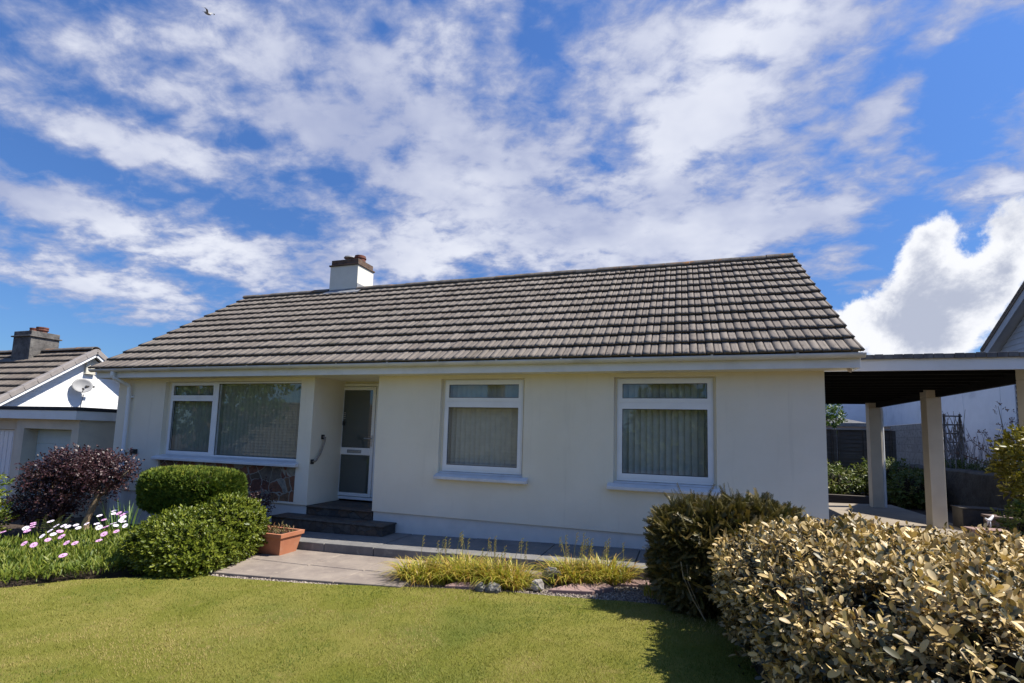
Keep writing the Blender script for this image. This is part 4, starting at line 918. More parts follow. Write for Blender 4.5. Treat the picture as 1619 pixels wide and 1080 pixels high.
def hedge_points(n,depth,r):
    P=[];Q=[]
    pts=np.stack([r.uniform(-1.6,2.5,n*3),r.uniform(-5.6,-2.0,n*3)],1); ed=edge_dist(pts); pts=pts[ed>0]; ed=ed[ed>0]
    keep=pts[:int(n*.62)]; e=ed[:int(n*.62)]
    top=np.array([hedge_top(x,y) for x,y in keep]); rnd_=np.clip(1-e/.42,0,1); z=top-.30*rnd_**2.2-np.abs(r.normal(size=len(top)))*depth
    eps=.02; g=np.stack([edge_dist(keep+[eps,0])-edge_dist(keep-[eps,0]),edge_dist(keep+[0,eps])-edge_dist(keep-[0,eps])],1)/(2*eps)
    P.append(np.column_stack([keep,z])); Q.append(unit(np.column_stack([-g*rnd_[:,None]**1.2,np.ones(len(z))])))
    # sides: walk the outline
    A=OUT;B=np.roll(OUT,-1,0); ln=np.linalg.norm(B-A,axis=1); k=r.choice(len(A),size=n-len(keep),p=ln/ln.sum()); t=r.random(len(k)); pt=A[k]+t[:,None]*(B-A)[k]
    dn=(B-A)[k]/ln[k][:,None]; no=np.column_stack([dn[:,1],-dn[:,0]])
    if edge_dist(pt[:1]+no[:1]*.1)[0]>0: no=-no
    h=r.random(len(k))**.8; top=np.array([hedge_top(x,y) for x,y in pt])-.22; gz=zg(pt[:,0]); z=gz+.04+(top-gz)*h
    bul=.10*np.array([mnoise.noise(Vector((a*1.6,b*1.6,c*2))) for a,b,c in zip(pt[:,0],pt[:,1],z)])-.08*(1-h)**2
    P.append(np.column_stack([pt+no*(bul-np.abs(r.normal(size=len(k)))*depth)[:,None],z])); Q.append(unit(np.column_stack([no,np.full(len(k),.25)])))
    return np.concatenate(P),np.concatenate(Q)
M['oleaster']=leafmat('oleaster_leaf',[(.026,.034,.014),(.080,.072,.028),(.36,.255,.100),(.64,.47,.20),(.78,.61,.32)],.48,.4,.08)  # sunlit cream and shaded dark tones put into the leaf colours at random
r1=np.random.default_rng(21); LT=round_leaf_t(.040,.0185,.20,.16)
spr=[sprig(LT,r1.integers(6,9),.085,1.0,.1,r1) for _ in range(6)]
P,Q=hedge_points(27000,.055,r1); g=np.array([mnoise.noise(Vector((a*4.2,b*4.2,c*4.2)))+.5*mnoise.noise(Vector((a*9,b*9,c*9+3))) for a,b,c in P]); P,Q=P[g>-.20],Q[g>-.20]; put_sprigs('foliage',spr,P,Q,1.0,M['oleaster'],hz,.30,.60,.32,np.clip(r1.normal(.56,.30,len(P)),0,1),r1)
P,Q=hedge_points(6500,.22,r1); M['oleaster_shaded']=leafmat('oleaster_shaded_leaf',[(.018,.025,.014),(.035,.042,.024),(.075,.070,.038)],.45,.5,.05); put_sprigs('inner_foliage',spr,P,Q,1.0,M['oleaster_shaded'],hz,.2,.6,.2,None,r1)  # darker copy of the leaf, inner shade put into its colour
# upright shoots standing out of the top
n=95; pts=np.stack([r1.uniform(-1.4,2.3,n*3),r1.uniform(-5.2,-2.2,n*3)],1); pts=pts[edge_dist(pts)>.05][:n]
P=np.column_stack([pts,[hedge_top(x,y)-.02-.30*max(0,1-e/.42)**2.2 for (x,y),e in zip(pts,edge_dist(pts))]]); Q=np.tile([0,0,1.],(len(P),1))
long_=[sprig(LT,9,.15,.8,.2,r1,sz=(.6,1.0)) for _ in range(4)]
put_sprigs('shoots',long_,P,Q,1.0,M['oleaster'],hz,.6,.25,.2,np.clip(r1.normal(.66,.2,len(P)),0,1),r1)
mb=MB(); rd=random.Random(5)
for k in range(60):
    x,y=rd.uniform(-1.2,2.0),rd.uniform(-5.0,-2.4); stems(mb,(x*.85,y*.9-.3,float(zg(x))),[(x,y,.50)],.016,.006,.05,rd)
mb.build('branches',M['bark'],hz)
# added solid dark core that blocks the sun, following the hedge's own shape
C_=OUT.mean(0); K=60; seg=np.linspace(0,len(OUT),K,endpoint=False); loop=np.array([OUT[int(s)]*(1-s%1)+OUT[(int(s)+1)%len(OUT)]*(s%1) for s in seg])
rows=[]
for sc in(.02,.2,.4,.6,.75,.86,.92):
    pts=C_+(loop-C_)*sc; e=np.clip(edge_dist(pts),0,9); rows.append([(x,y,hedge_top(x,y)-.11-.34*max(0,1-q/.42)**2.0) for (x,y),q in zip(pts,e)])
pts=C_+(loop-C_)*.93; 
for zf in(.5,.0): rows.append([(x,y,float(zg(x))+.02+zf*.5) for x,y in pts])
mb=MB(); mb.mesh([p for q in rows for p in q],[(l*K+i,l*K+(i+1)%K,(l+1)*K+(i+1)%K,(l+1)*K+i) for l in range(len(rows)-1) for i in range(K)]+[tuple(range(K))]); mb.build('dark_core',M['core_fill'],hz)

# ---- yew
M['yew']=leafmat('yew_needle',[(.022,.031,.008),(.055,.060,.014),(.13,.105,.028),(.23,.155,.050)],.45,.4,.12)
def yew_sprig(L,r):
    Vs=[];Fs=[];Rs=[];o=0; nn=17
    for k in range(nn):
        t=k/(nn-1)
        for s in(-1,1):
            d=np.array([s*.85,.62,.12+r.uniform(-.1,.1)]); b=np.array([0,t*L,-.12*L*t*t]); l=.024*(1-.45*t)*r.uniform(.8,1.15); d=d/np.linalg.norm(d)
            w=np.array([-d[1],d[0],0])*.0021; V=np.array([b-w*.5,b+w*.5,b+d*l*.6+w,b+d*l,b+d*l*.6-w]); Vs.append(V); Fs.append(np.array([(0,1,2),(0,2,4),(4,2,3)])+o); Rs.append(np.full(5,.35+.6*t)); o+=5
    for s in(0,1):
        w=np.array([.003,0,0]) if s==0 else np.array([0,0,.003]); V=np.array([-w,w,np.array([0,L,-.12*L])+w*.4,np.array([0,L,-.12*L])-w*.4]); Vs.append(V); Fs.append(np.array([(0,1,2),(0,2,3)])+o); Rs.append(np.full(4,.9)); o+=4
    return np.concatenate(Vs),np.concatenate(Fs),np.concatenate(Rs)
r2=np.random.default_rng(31)
yt=thing('yew_bush','dark bronze green yew bush between the right window and the hedge','bush',(0,0,0))
yc,yr_=(-1.34,-1.72,.08),(.58,.52,.58)
ysp=[yew_sprig(.085,r2) for _ in range(4)]
parts_c=[(yc,yr_,12500),((-.90,-1.55,.27),(.36,.42,.38),4200),((-1.70,-1.72,.27),(.24,.36,.32),2600)]
PP=[];QQ=[]
for i,(c,rd_,n) in enumerate(parts_c):
    P,Q=shell(n,None,c,rd_,2.3,.24,2.4,.30,-.33,3.0+i,r2); PP.append(P);QQ.append(Q)
P=np.concatenate(PP);Q=np.concatenate(QQ)
put_sprigs('foliage',ysp,P,Q,1.0,M['yew'],yt,-.05,.75,.3,np.clip(r2.normal(.5,.22,len(P)),0,1),r2)
P,Q=shell(420,None,yc,(.62,.56,.62),2.4,.22,2.6,.16,.0,3.0,r2); big=[yew_sprig(.15,r2) for _ in range(3)]
put_sprigs('shoots',big,P,Q,1.0,M['yew'],yt,.35,.6,.35,np.clip(r2.normal(.6,.2,len(P)),0,1),r2)
blob('dark_core',yc,(.44,.38,.46),M['core_fill'],yt,.15,2.,2.3,-.38)
mb=MB(); stems(mb,(-1.4,-1.75,-.36),[(-1.75,-1.8,.3),(-1.1,-1.6,.4),(-1.35,-1.9,.5)],.025,.008); mb.build('branches',M['bark'],yt)
mb=MB(); a=Vector((-1.68,-2.22,.18)); mb.tube([a,a+Vector((.02,-.03,-.12)),a+Vector((.10,-.05,-.30)),a+Vector((.20,-.06,-.46))],[.004,.005,.005,.006],6); mb.tube([a+Vector((.05,0,-.02)),a+Vector((.06,-.02,-.16)),a+Vector((.17,-.05,-.40))],[.003,.004,.004],6)
tag(mb.build('dead_stalk',mat('straw_stalk',(.42,.33,.19),(.34,.26,.15),9,.8)),'two bare straw coloured stalks hanging in front of the yew','stalk')

# ---- clipped conifer block on top of the rounded shrub
r3=np.random.default_rng(41)
M['box_top']=leafmat('clipped_conifer',[(.032,.062,.010),(.068,.118,.016),(.145,.185,.024),(.30,.29,.042)],.5,.35,.15)
cb_=thing('clipped_bush','dense flat topped clipped conifer block below the picture window','bush',(0,0,0))
bc,br=(-8.64,-1.28,.29),(.74,.42,.325)
P,Q=shell(13500,None,bc,br,4.2,.035,2.5,.10,-1,7.0,r3)
# top sprays are yellower and lighter
bias=np.clip(r3.normal(.42,.2,len(P))+.30*np.clip((P[:,2]-.50)/.12,0,1),0,1)
T=diamond_t(.052,.013,.2); n=len(P); fan=[]
def cspray(r):
    Vs=[];Fs=[];Rs=[];o=0
    for k in range(7):
        a=(k-3)*.28+r.uniform(-.08,.08); d=np.array([math.sin(a),math.cos(a),r.uniform(-.15,.15)]); rot=frames(d[None],np.array([[0,0,1.]]))[0]; V=T[0]@rot.T*r.uniform(.7,1.1)*(1-.06*abs(k-3)); Vs.append(V);Fs.append(T[1]+o);Rs.append(np.full(4,r.random()));o+=4
    return np.concatenate(Vs),np.concatenate(Fs),np.concatenate(Rs)
csp=[cspray(r3) for _ in range(5)]
put_sprigs('foliage',csp,P,Q,1.0,M['box_top'],cb_,.75,.32,.2,bias,r3)
blob('dark_core',bc,(.68,.36,.27),M['core_fill'],cb_,.04,3.,4.2)
mb=MB(); stems(mb,(-8.8,-1.2,-.5),[(-9.2,-1.25,.15),(-8.8,-1.25,.2),(-8.4,-1.25,.15)],.03,.012); mb.build('trunk',M['bark'],cb_)
# ---- rounded glossy shrub
rb=thing('rounded_bush','low rounded glossy green bush beneath the clipped conifer block','bush',(0,0,0))
M['glossy']=leafmat('glossy_leaf',[(.032,.052,.006),(.080,.110,.010),(.150,.178,.018),(.27,.28,.04)],.42,.28,.16)
LG=leaf_t(.042,.021,.15,.08,.55); gsp=[sprig(LG,9,.07,1.05,.15,r3,sz=(.6,1.1)) for _ in range(6)]
PP=[];QQ=[];BB=[]
RB=[((-7.56,-2.16,-.24),(.60,.54,.29),4800),((-7.86,-2.0,-.19),(.38,.43,.28),2000),((-7.30,-1.80,-.08),(.29,.37,.35),1900),((-7.38,-2.34,-.31),(.46,.38,.19),1100),((-7.52,-1.75,-.12),(.46,.36,.20),1200)]
for i,(c,rr,n) in enumerate(RB):
    P,Q=shell(n,None,c,rr,2.8,.13,2.2,.16,-.46,11.+i,r3); PP.append(P);QQ.append(Q)
P=np.concatenate(PP);Q=np.concatenate(QQ)
put_sprigs('foliage',gsp,P,Q,1.0,M['glossy'],rb,.5,.45,.25,np.clip(r3.normal(.5,.25,len(P)),0,1),r3)
for i,(c,rr,n) in enumerate(RB[:3]): blob('dark_core',c,tuple(q*.82 for q in rr),M['core_fill'],rb,.1,i+4.,2.3,-.46)
# ---- purple leaved shrub
pt=thing('purple_shrub','spreading purple leaved shrub with pale twisted trunk, in front of the garage','shrub',(0,0,0))
M['purple']=leafmat('purple_leaf',[(.020,.011,.013),(.042,.018,.021),(.072,.030,.033),(.13,.070,.070)],.45,.5,.18)
r4=np.random.default_rng(51); LP=leaf_t(.036,.024,.12,.05,.6); psp=[sprig(LP,9,.14,1.15,.05,r4,sz=(.6,1.15)) for _ in range(6)]
PB=[((-11.2,-1.15,.48),(.60,.5,.27),1400),((-11.7,-1.15,.44),(.58,.5,.27),1200),((-10.78,-1.1,.45),(.38,.42,.24),800),((-12.15,-1.1,.26),(.42,.4,.15),330),((-11.7,-1.25,.12),(.65,.45,.30),1000),((-12.1,-1.1,-.16),(.40,.4,.18),300),((-11.9,-1.35,-.18),(.6,.35,.2),700),((-11.05,-1.2,.22),(.45,.4,.2),380)]
PP=[];QQ=[]
for i,(c,rr,n) in enumerate(PB):
    P,Q=shell(n,None,c,rr,2.0,.35,2.2,.55,-.6,21.+i,r4); PP.append(P);QQ.append(Q)
P=np.concatenate(PP);Q=np.concatenate(QQ); g=vnoise(P,4.5,3.3); m=g>-.04; P=P[m];Q=Q[m]
put_sprigs('foliage',psp,P,Q,1.0,M['purple'],pt,.3,.6,.25,np.clip(r4.normal(.5,.25,len(P)),0,1),r4)
mb=MB(); mb.tube([(-10.92,-1.25,-.60),(-10.94,-1.25,-.35),(-10.86,-1.22,-.1),(-10.80,-1.18,.10),(-10.95,-1.15,.35)],[.06,.05,.045,.04,.02],9)
stems(mb,(-10.82,-1.2,.05),[(-10.3,-1.1,.5),(-11.1,-1.1,.6),(-11.5,-1.15,.45)],.03,.008); stems(mb,(-11.75,-1.3,-.60),[(-12.1,-1.2,.5),(-11.6,-1.2,.5),(-12.6,-1.1,.1),(-11.3,-1.2,.4)],.035,.008)
mb.build('trunk',M['bark_pale'],pt)
# small dark shrub by the stone panel
ds=thing('dark_shrub','small sparse dark leaved shrub against the white base of the stone panel','shrub',(0,0,0))
P,Q=shell(150,None,(-8.02,-.62,.08),(.16,.15,.26),2.,.3,2,.7,-.4,31.,r4); put_sprigs('foliage',psp,P,Q,.8,M['purple'],ds,.5,.5,.2,None,r4)
mb=MB(); stems(mb,(-8.0,-.62,-.42),[(-8.06,-.6,.2),(-7.94,-.64,.15),(-8.1,-.6,.05)],.008,.003,.02); mb.build('stem',M['bark'],ds)

# ---- strap leaves: blades bunch
def blades(n,c,spread,h,w,r,lean=.5,arch=.5,aspect=(1,1),seg=4):
    Vs=[];Fs=[];Rs=[]
    q=np.sqrt(r.random(n)); a=r.random(n)*2*math.pi; bx=c[0]+spread*q*np.cos(a)*aspect[0]; by=c[1]+spread*q*np.sin(a)*aspect[1]
    az=np.where(r.random(n)<.7,np.arctan2(np.sin(a)*aspect[1],np.cos(a)*aspect[0])+r.normal(0,.7,n),r.random(n)*6.283); hh=h*r.uniform(.55,1.15,n); le=lean*(q*.7+.3)*r.uniform(.5,1.3,n); zc=np.full(n,c[2]) if np.ndim(c[2])==0 else c[2]
    t=np.linspace(0,1,seg+1); out=le[:,None]*hh[:,None]*(t[None]**1.6); up=hh[:,None]*(t[None]-arch*le[:,None]*t[None]**2.6)
    X=bx[:,None]+out*np.cos(az)[:,None]; Y=by[:,None]+out*np.sin(az)[:,None]; Z=zc[:,None]+np.maximum(up,-.02)
    ww=w*r.uniform(.7,1.2,n)[:,None]*(1-t[None]**2*.95)*.5; sx=-np.sin(az)[:,None]*ww; sy=np.cos(az)[:,None]*ww
    Lf=np.stack([X-sx,Y-sy,Z],2); Rt=np.stack([X+sx,Y+sy,Z],2); V=np.stack([Lf,Rt],2).reshape(n,-1,3); m=V.shape[1]
    f=np.array([(2*k,2*k+1,2*k+3,2*k+2) for k in range(seg)]); F=(f[None]+(np.arange(n)*m)[:,None,None]).reshape(-1,4); return V.reshape(-1,3),F,np.repeat(r.random(n),m)
M['strap']=leafmat('yellowing_blade',[(.17,.21,.022),(.30,.30,.035),(.42,.37,.055),(.52,.39,.09),(.38,.20,.06)],.45,.4,.30)
M['seed']=leafmat('seed_stalk',[(.17,.18,.05),(.28,.25,.08),(.30,.21,.09)],.6,.3,.2)
r5=np.random.default_rng(61)
def clump(name,label,spots,stalk_pts,group=None):
    t=thing(name,label,'plant',(spots[0][0],spots[0][1],float(zg(spots[0][0]))),0,group); L0=np.array(t.location)
    parts=[]
    for (x,y,sp,n,h,asp) in spots: parts.append(blades(n,(x,y,float(zg(x))-.01),sp,h,.013,r5,1.05,.62,asp))
    V,F,R_=merge(parts); npmesh('leaves',V-L0,F,R_,M['strap'],t)
    mb=MB()
    for (x,y,h) in stalk_pts:
        z=float(zg(x)); a=r5.uniform(-.08,.08); b=r5.uniform(-.05,.05); top=Vector((x+a,y+b,z+h)); mb.tube([(x,y,z),(x+a*.4,y+b*.4,z+h*.6),top],[.0028,.0024,.0018],5)
        for k in range(9):
            q=top-Vector((0,0,.013*k)); an=k*2.1; e=q+Vector((math.cos(an)*.014,math.sin(an)*.014,.008)); mb.tube([q,e],[.002,.0055],5)
    o=mb.build('seed_head',M['seed'],t); o.location=-Vector(L0); return t
st1=[(r5.uniform(-4.55,-3.3),r5.uniform(-1.75,-1.45),r5.uniform(.28,.48)) for _ in range(26)]
clump('strap_leaf_plant','wide yellow green strap leaf clump with a reddish patch, at the patio corner',[(-4.42,-1.78,.30,620,.31,(1.1,.75)),(-4.0,-1.62,.34,800,.34,(1.2,.6)),(-3.58,-1.62,.30,640,.32,(1.1,.75)),(-3.38,-1.72,.16,200,.26,(1,1))],st1)
st2=[(r5.uniform(-3.0,-2.25),r5.uniform(-1.35,-1.05),r5.uniform(.32,.50)) for _ in range(24)]
clump('strap_leaf_plant','smaller yellow green strap leaf clump with upright seed heads, left of the yew',[(-2.82,-1.30,.28,560,.32,(1.1,.7)),(-2.5,-1.16,.28,560,.33,(1.1,.65)),(-2.98,-1.40,.13,130,.20,(1,1))],st2)
V,F,R_=blades(140,(-1.92,-1.62,float(zg(-1.9))),.12,.17,.011,r5,.7,.5); o=npmesh('grass_tuft',V,F,R_,M['strap']); tag(o,'little yellow green tuft at the foot of the yew','plant')
# ---- stones and slabs at the edge of the bed
def rock(name,c,s,m,label,seed):
    import bmesh
    bm=bmesh.new(); bmesh.ops.create_icosphere(bm,subdivisions=3,radius=1)
    for v in bm.verts:
        u=v.co.copy(); k=1+.28*mnoise.noise(u*1.4+Vector((seed,0,0)))+.13*mnoise.noise(u*3.5+Vector((0,seed,0)))
        q=Vector((round(u.x*k*2.2)/2.2*.35+u.x*k*.65,round(u.y*k*2.2)/2.2*.35+u.y*k*.65,u.z*k)); v.co=Vector((c[0]+q.x*s[0],c[1]+q.y*s[1],c[2]+q.z*s[2]))
    me=bpy.data.meshes.new(name); bm.to_mesh(me); bm.free(); me.materials.append(m); o=bpy.data.objects.new(name,me); COL.objects.link(o); return tag(o,label,'rock')
M['rock']=mat('grey_rock',(.20,.19,.175),(.08,.08,.082),7,.85,.8,25,.02,c3=(.36,.34,.31),s3=5,w3=.5)
M['quartz']=mat('quartz_rock',(.55,.52,.48),(.16,.14,.12),5,.7,.8,25,.02,c3=(.10,.09,.085),s3=4,w3=.8)
z0=lambda x:float(zg(x))
rock('rock',(-3.54,-1.97,z0(-3.5)+.015),(.085,.07,.065),M['rock'],'rounded grey rock on the lawn edge right of the flat slab',1.3)
rock('rock',(-3.68,-1.98,z0(-3.7)+.015),(.06,.06,.06),M['rock'],'smaller dark rock touching the grey one at the flat slab',4.3)
rock('rock',(-3.12,-1.74,z0(-3.1)+.03),(.07,.07,.065),M['quartz'],'white veined rock between the two strap leaf clumps',2.7)
rock('rock',(-3.05,-1.42,z0(-3.)+.06),(.11,.08,.08),M['rock'],'dark rock set behind the white veined one',8.1)
o=slab('flat_slab',[(-4.08,-2.0),(-3.68,-1.92),(-3.72,-1.55),(-3.98,-1.6)],-.05,.012,M['pink'],None); tag(o,'pinkish flat stone slab left of the rounded grey rock','slab')
o=slab('flat_slab',[(-3.0,-1.78),(-2.55,-1.70),(-2.35,-1.48),(-2.5,-1.30),(-2.78,-1.42)],-.05,.010,M['pink'],None); tag(o,'pinkish flat stone slab in the dappled shade near the yew','slab')
# loose gravel
n=2600; gx=r5.uniform(-6.9,-1.4,n); lo=np.interp(gx,[-7,-4.5,-3.2,-1.4],[-2.5,-2.16,-1.95,-1.95]); hi=np.interp(gx,[-7,-4.6,-3.3,-2.2,-1.4],[-2.30,-2.12,-1.85,-1.3,-1.25]); gy=lo+(hi-lo)*r5.random(n)
oc=np.array([(1,0,0),(-1,0,0),(0,1,0),(0,-1,0),(0,0,1),(0,0,-1)],float)*[1,.8,.6]; of=np.array([(0,2,4),(2,1,4),(1,3,4),(3,0,4),(2,0,5),(1,2,5),(3,1,5),(0,3,5)])
V,F,R_=scatter(oc,of,np.column_stack([gx,gy,zg(gx)-.024]),frames(rand_unit(n,r5),rand_unit(n,r5)),r5.uniform(.006,.016,n),r5.random(n))
M['pebble']=leafmat('pebble',[(.14,.12,.11),(.32,.26,.21),(.48,.42,.36)],.85,.2,0.0); tag(npmesh('gravel',V,F,R_,M['pebble']),kind='stuff')
# ---- terracotta trough
tp=thing('planter','terracotta trough with wilting green plants at the edge of the patio','planter',(0,0,0))
a0,a1,b0,b1,zb,zt_=-7.55,-6.80,-1.44,-1.13,z0(-7)+.012,z0(-7)+.30; t_=.05
def ringbox(mb,lo,hi,z0_,z1_):
    v=[];
    for (q,z) in((lo,z0_),(hi,z1_)): v+=[(q[0],q[2],z),(q[1],q[2],z),(q[1],q[3],z),(q[0],q[3],z)]
    mb.mesh(v,[(0,1,5,4),(1,2,6,5),(2,3,7,6),(3,0,4,7)])
mb=MB(); ringbox(mb,(a0,a1,b0,b1),(a0-.045,a1+.045,b0-.045,b1+.045),zb,zt_-.055); 
ringbox(mb,(a0-.045,a1+.045,b0-.045,b1+.045),(a0-.065,a1+.065,b0-.065,b1+.065),zt_-.055,zt_-.05); ringbox(mb,(a0-.065,a1+.065,b0-.065,b1+.065),(a0-.07,a1+.07,b0-.07,b1+.07),zt_-.05,zt_)
ringbox(mb,(a0-.07,a1+.07,b0-.07,b1+.07),(a0-.03,a1+.03,b0-.03,b1+.03),zt_,zt_+.0); ringbox(mb,(a0-.03,a1+.03,b0-.03,b1+.03),(a0-.02,a1+.02,b0-.02,b1+.02),zt_,zt_-.06)
mb.poly([(a0,b0,zb),(a0,b1,zb),(a1,b1,zb),(a1,b0,zb)]); mb.build('trough',M['terracotta'],tp)
mb=MB(); mb.box(a0-.02,a1+.02,b0-.02,b1+.02,zt_-.10,zt_-.05); mb.build('compost',M['soil'],tp)
M['wilt']=leafmat('wilting_leaf',[(.10,.11,.035),(.15,.13,.05),(.22,.10,.06),(.09,.10,.03)],.5,.3,.2)
n=420; P=np.column_stack([r5.uniform(a0,a1,n),r5.uniform(b0,b1,n),zt_-.05+.09*r5.random(n)]); put_leaves('foliage',diamond_t(.05,.014),P,np.tile([0,0,1.],(n,1)),1.0,M['wilt'],tp,.4,.9,.3,None,.3,r5)
# ---- flower bed: osteospermums in four clumps
M['fl_leaf']=leafmat('daisy_leaf',[(.065,.105,.012),(.12,.17,.020),(.18,.22,.030),(.26,.27,.05)],.5,.4,.28)
M['petal_w']=mat('white_petal',(.82,.78,.82),(.74,.66,.76),30,.6); M['petal_p']=mat('pink_petal',(.70,.42,.62),(.62,.30,.55),30,.6); M['petal_c']=mat('flower_centre',(.20,.09,.22),(.30,.2,.1),40,.7)
def daisy_mesh(name,mp):
    V=[];F=[];mi=[]
    for k in range(13):
        a=2*math.pi*k/13; ca,sa=math.cos(a),math.sin(a); w=.0075
        b=len(V); V+=[(ca*.006-sa*.003,sa*.006+ca*.003,0),(ca*.006+sa*.003,sa*.006-ca*.003,0),(ca*.026+sa*w,sa*.026-ca*w,.004),(ca*.038,sa*.038,.001),(ca*.026-sa*w,sa*.026+ca*w,.004)]; F.append((b,b+1,b+2,b+3,b+4)); mi.append(0)
    b=len(V); V+=[(math.cos(2*math.pi*k/8)*.009,math.sin(2*math.pi*k/8)*.009,.003) for k in range(8)]+[(0,0,.007)]; F+=[(b+k,b+(k+1)%8,b+8) for k in range(8)]; mi+=[1]*8
    b=len(V); V+=[(.0016,0,0),(-.0016,0,0),(-.0016,0,-.20),(.0016,0,-.20),(0,.0016,0),(0,-.0016,0),(0,-.0016,-.20),(0,.0016,-.20)]; F+=[(b,b+1,b+2,b+3),(b+4,b+5,b+6,b+7)]; mi+=[2,2]
    me=bpy.data.meshes.new(name); me.from_pydata(V,[],F); 
    for x in(mp,M['petal_c'],M['fl_leaf']): me.materials.append(x)
    me.polygons.foreach_set('material_index',mi); me.update(); return me
dw,dp=daisy_mesh('white_flower',M['petal_w']),daisy_mesh('pink_flower',M['petal_p'])
def bedtop(x,y): return -.43+.10*(y+3.6)+.05*mnoise.noise(Vector((x*2,y*2,7)))
FL=[(-9.73,-2.95,1),(-9.67,-2.75,0),(-9.49,-2.83,1),(-9.88,-2.56,1),(-9.77,-2.62,1),(-9.64,-2.7,1),(-9.76,-2.43,0),(-8.89,-3.17,1),(-8.72,-3.17,1),(-9.05,-2.91,0),(-8.8,-2.99,1),(-9.08,-2.71,1),(-9.23,-2.73,0),(-9.43,-2.55,0),(-9.34,-2.52,0),(-9.24,-2.53,0),(-9.01,-2.82,0),(-8.8,-2.85,1),(-8.45,-3.0,1),(-8.34,-2.98,1),(-7.97,-3.31,1),(-9.47,-2.01,0),(-9.57,-1.75,0),(-9.4,-1.87,0),(-9.03,-2.32,0),(-8.81,-2.43,0),(-9.16,-2.36,0),(-9.22,-2.45,0),(-9.04,-2.53,0),(-9.16,-2.15,1),(-8.42,-2.62,1),(-8.19,-2.82,1),(-8.4,-2.49,1),(-8.84,-2.24,0),(-8.7,-2.3,0),(-9.35,-1.83,1),(-9.2,-1.88,1),(-9.05,-1.97,0),(-8.8,-2.14,0),(-8.57,-2.27,0),(-8.75,-2.39,1),(-9.3,-1.77,1),(-8.93,-2.08,0)]
beds=[('green clump of mostly pink daisies at the left edge of the photo',(-9.75,-2.9),.62),('green clump of mixed daisies in front of the purple shrub',(-9.35,-2.3),.60),('green clump crowded with white daisies beside the rounded bush',(-8.85,-2.1),.52),('green clump with a few pink daisies nearest the bare soil',(-8.5,-2.75),.46),('low green clump along the lawn edge with two pale pink daisies',(-8.95,-3.3),.60)]
fo=[min(range(5),key=lambda k:(f[0]-beds[k][1][0])**2+(f[1]-beds[k][1][1])**2) for f in FL]
beds=[(*b,[f for f,k in zip(FL,fo) if k==i]) for i,b in enumerate(beds)]
for lab,(bx,by),rad,fl in beds:
    t=thing('daisy_plant',lab,'flowers',(bx,by,-.45),0,'daisies in the flower bed'); L0=np.array(t.location)
    n=int(6500*rad); q=np.sqrt(r5.random(n))*rad; a=r5.random(n)*6.283; x=bx+q*np.cos(a)*1.15; y=by+q*np.sin(a)*.8; lim=np.interp(x,[-11,-9.2,-8.7,-8.35,-8.05,-7.6],[-4.25,-3.85,-3.66,-3.25,-2.85,-2.6]); keep=y>lim; x=x[keep];y=y[keep]
    top=np.array([max(bedtop(u,v),-.42) for u,v in zip(x,y)]); lowz=zg(x)-.04; z=lowz+(top-lowz)*r5.random(len(x))**.5
    rad_=np.column_stack([x-bx,y-by,np.full(len(x),.5)]); P=np.column_stack([x,y,z])-L0
    put_leaves('foliage',leaf_t(.070,.012,.15,.25),P,unit(rad_),1.0,M['fl_leaf'],t,.9,.45,.3,None,.3,r5)
    for (fx,fy,kind) in fl:
        h=.1*fy+.165; o=bpy.data.objects.new('flower',dp if kind else dw); COL.objects.link(o); o.parent=t; o.location=Vector((fx,fy,h))-Vector(L0); o.rotation_euler=(r5.uniform(.15,.75),r5.uniform(-.15,.45),r5.uniform(-.3,.3)); s=r5.uniform(.9,1.15); o.scale=(s,s,s)
# fern and green leaves at the far left, iris blades by the downpipe
M['fern']=leafmat('fern_frond',[(.08,.12,.02),(.13,.17,.03),(.18,.20,.05)],.55,.3,.25)
ft=thing('fern','arching yellow green fern fronds under the purple shrub','fern',(0,0,0)); parts=[]; Tf=diamond_t(.055,.016,.1)
for k in range(13):
    az=r5.uniform(0,6.28); b=np.array([-10.35+r5.normal()*.28,-1.95+r5.normal()*.12,-.45]); Lf=r5.uniform(.38,.55); m=16
    for j in range(m):
        t=(j+1)/m; p=b+np.array([math.cos(az)*Lf*.55*t**1.4,math.sin(az)*Lf*.3*t**1.4,Lf*(t-.35*t*t)]); 
        for s in(-1,1):
            d=np.array([-math.sin(az)*s+math.cos(az)*.4,math.cos(az)*s+math.sin(az)*.4,.1]); parts.append(scatter(Tf[0],Tf[1],p[None],frames(d[None],np.array([[0,0,1.]])),np.array([1.15-.8*t]),np.array([r5.random()])))
V,F,R_=merge(parts); npmesh('fronds',V,F,R_,M['fern'],ft)
V,F,R_=blades(46,(-10.15,-1.25,-.5),.2,.55,.026,r5,.35,.3); M['iris']=leafmat('iris_blade',[(.07,.14,.03),(.11,.20,.05),(.16,.24,.08)],.4,.4,.25)
tag(npmesh('iris_plant',V,F,R_,M['iris']),'upright sword shaped green leaves between the purple shrub and the downpipe','plant')
lt=thing('leafy_shrub','bright green leafy shrub cut by the left edge of the photo','shrub',(0,0,0))
P,Q=shell(330,None,(-12.9,-1.9,.02),(.42,.4,.40),2.,.25,2,.5,-.5,41.,r5); put_sprigs('foliage',[sprig(leaf_t(.075,.03,.2,.1),7,.14,1.,.1,r5) for _ in range(3)],P,Q,1.0,M['fl_leaf'],lt,.5,.5,.25,None,r5)
P,Q=shell(300,None,(-12.2,-2.1,-.30),(.55,.4,.28),2.,.25,2,.5,-.5,43.,r5); put_sprigs('lower_foliage',[sprig(leaf_t(.06,.026,.2,.1),7,.1,1.,.1,r5) for _ in range(3)],P,Q,1.0,M['glossy'],lt,.5,.5,.25,None,r5)
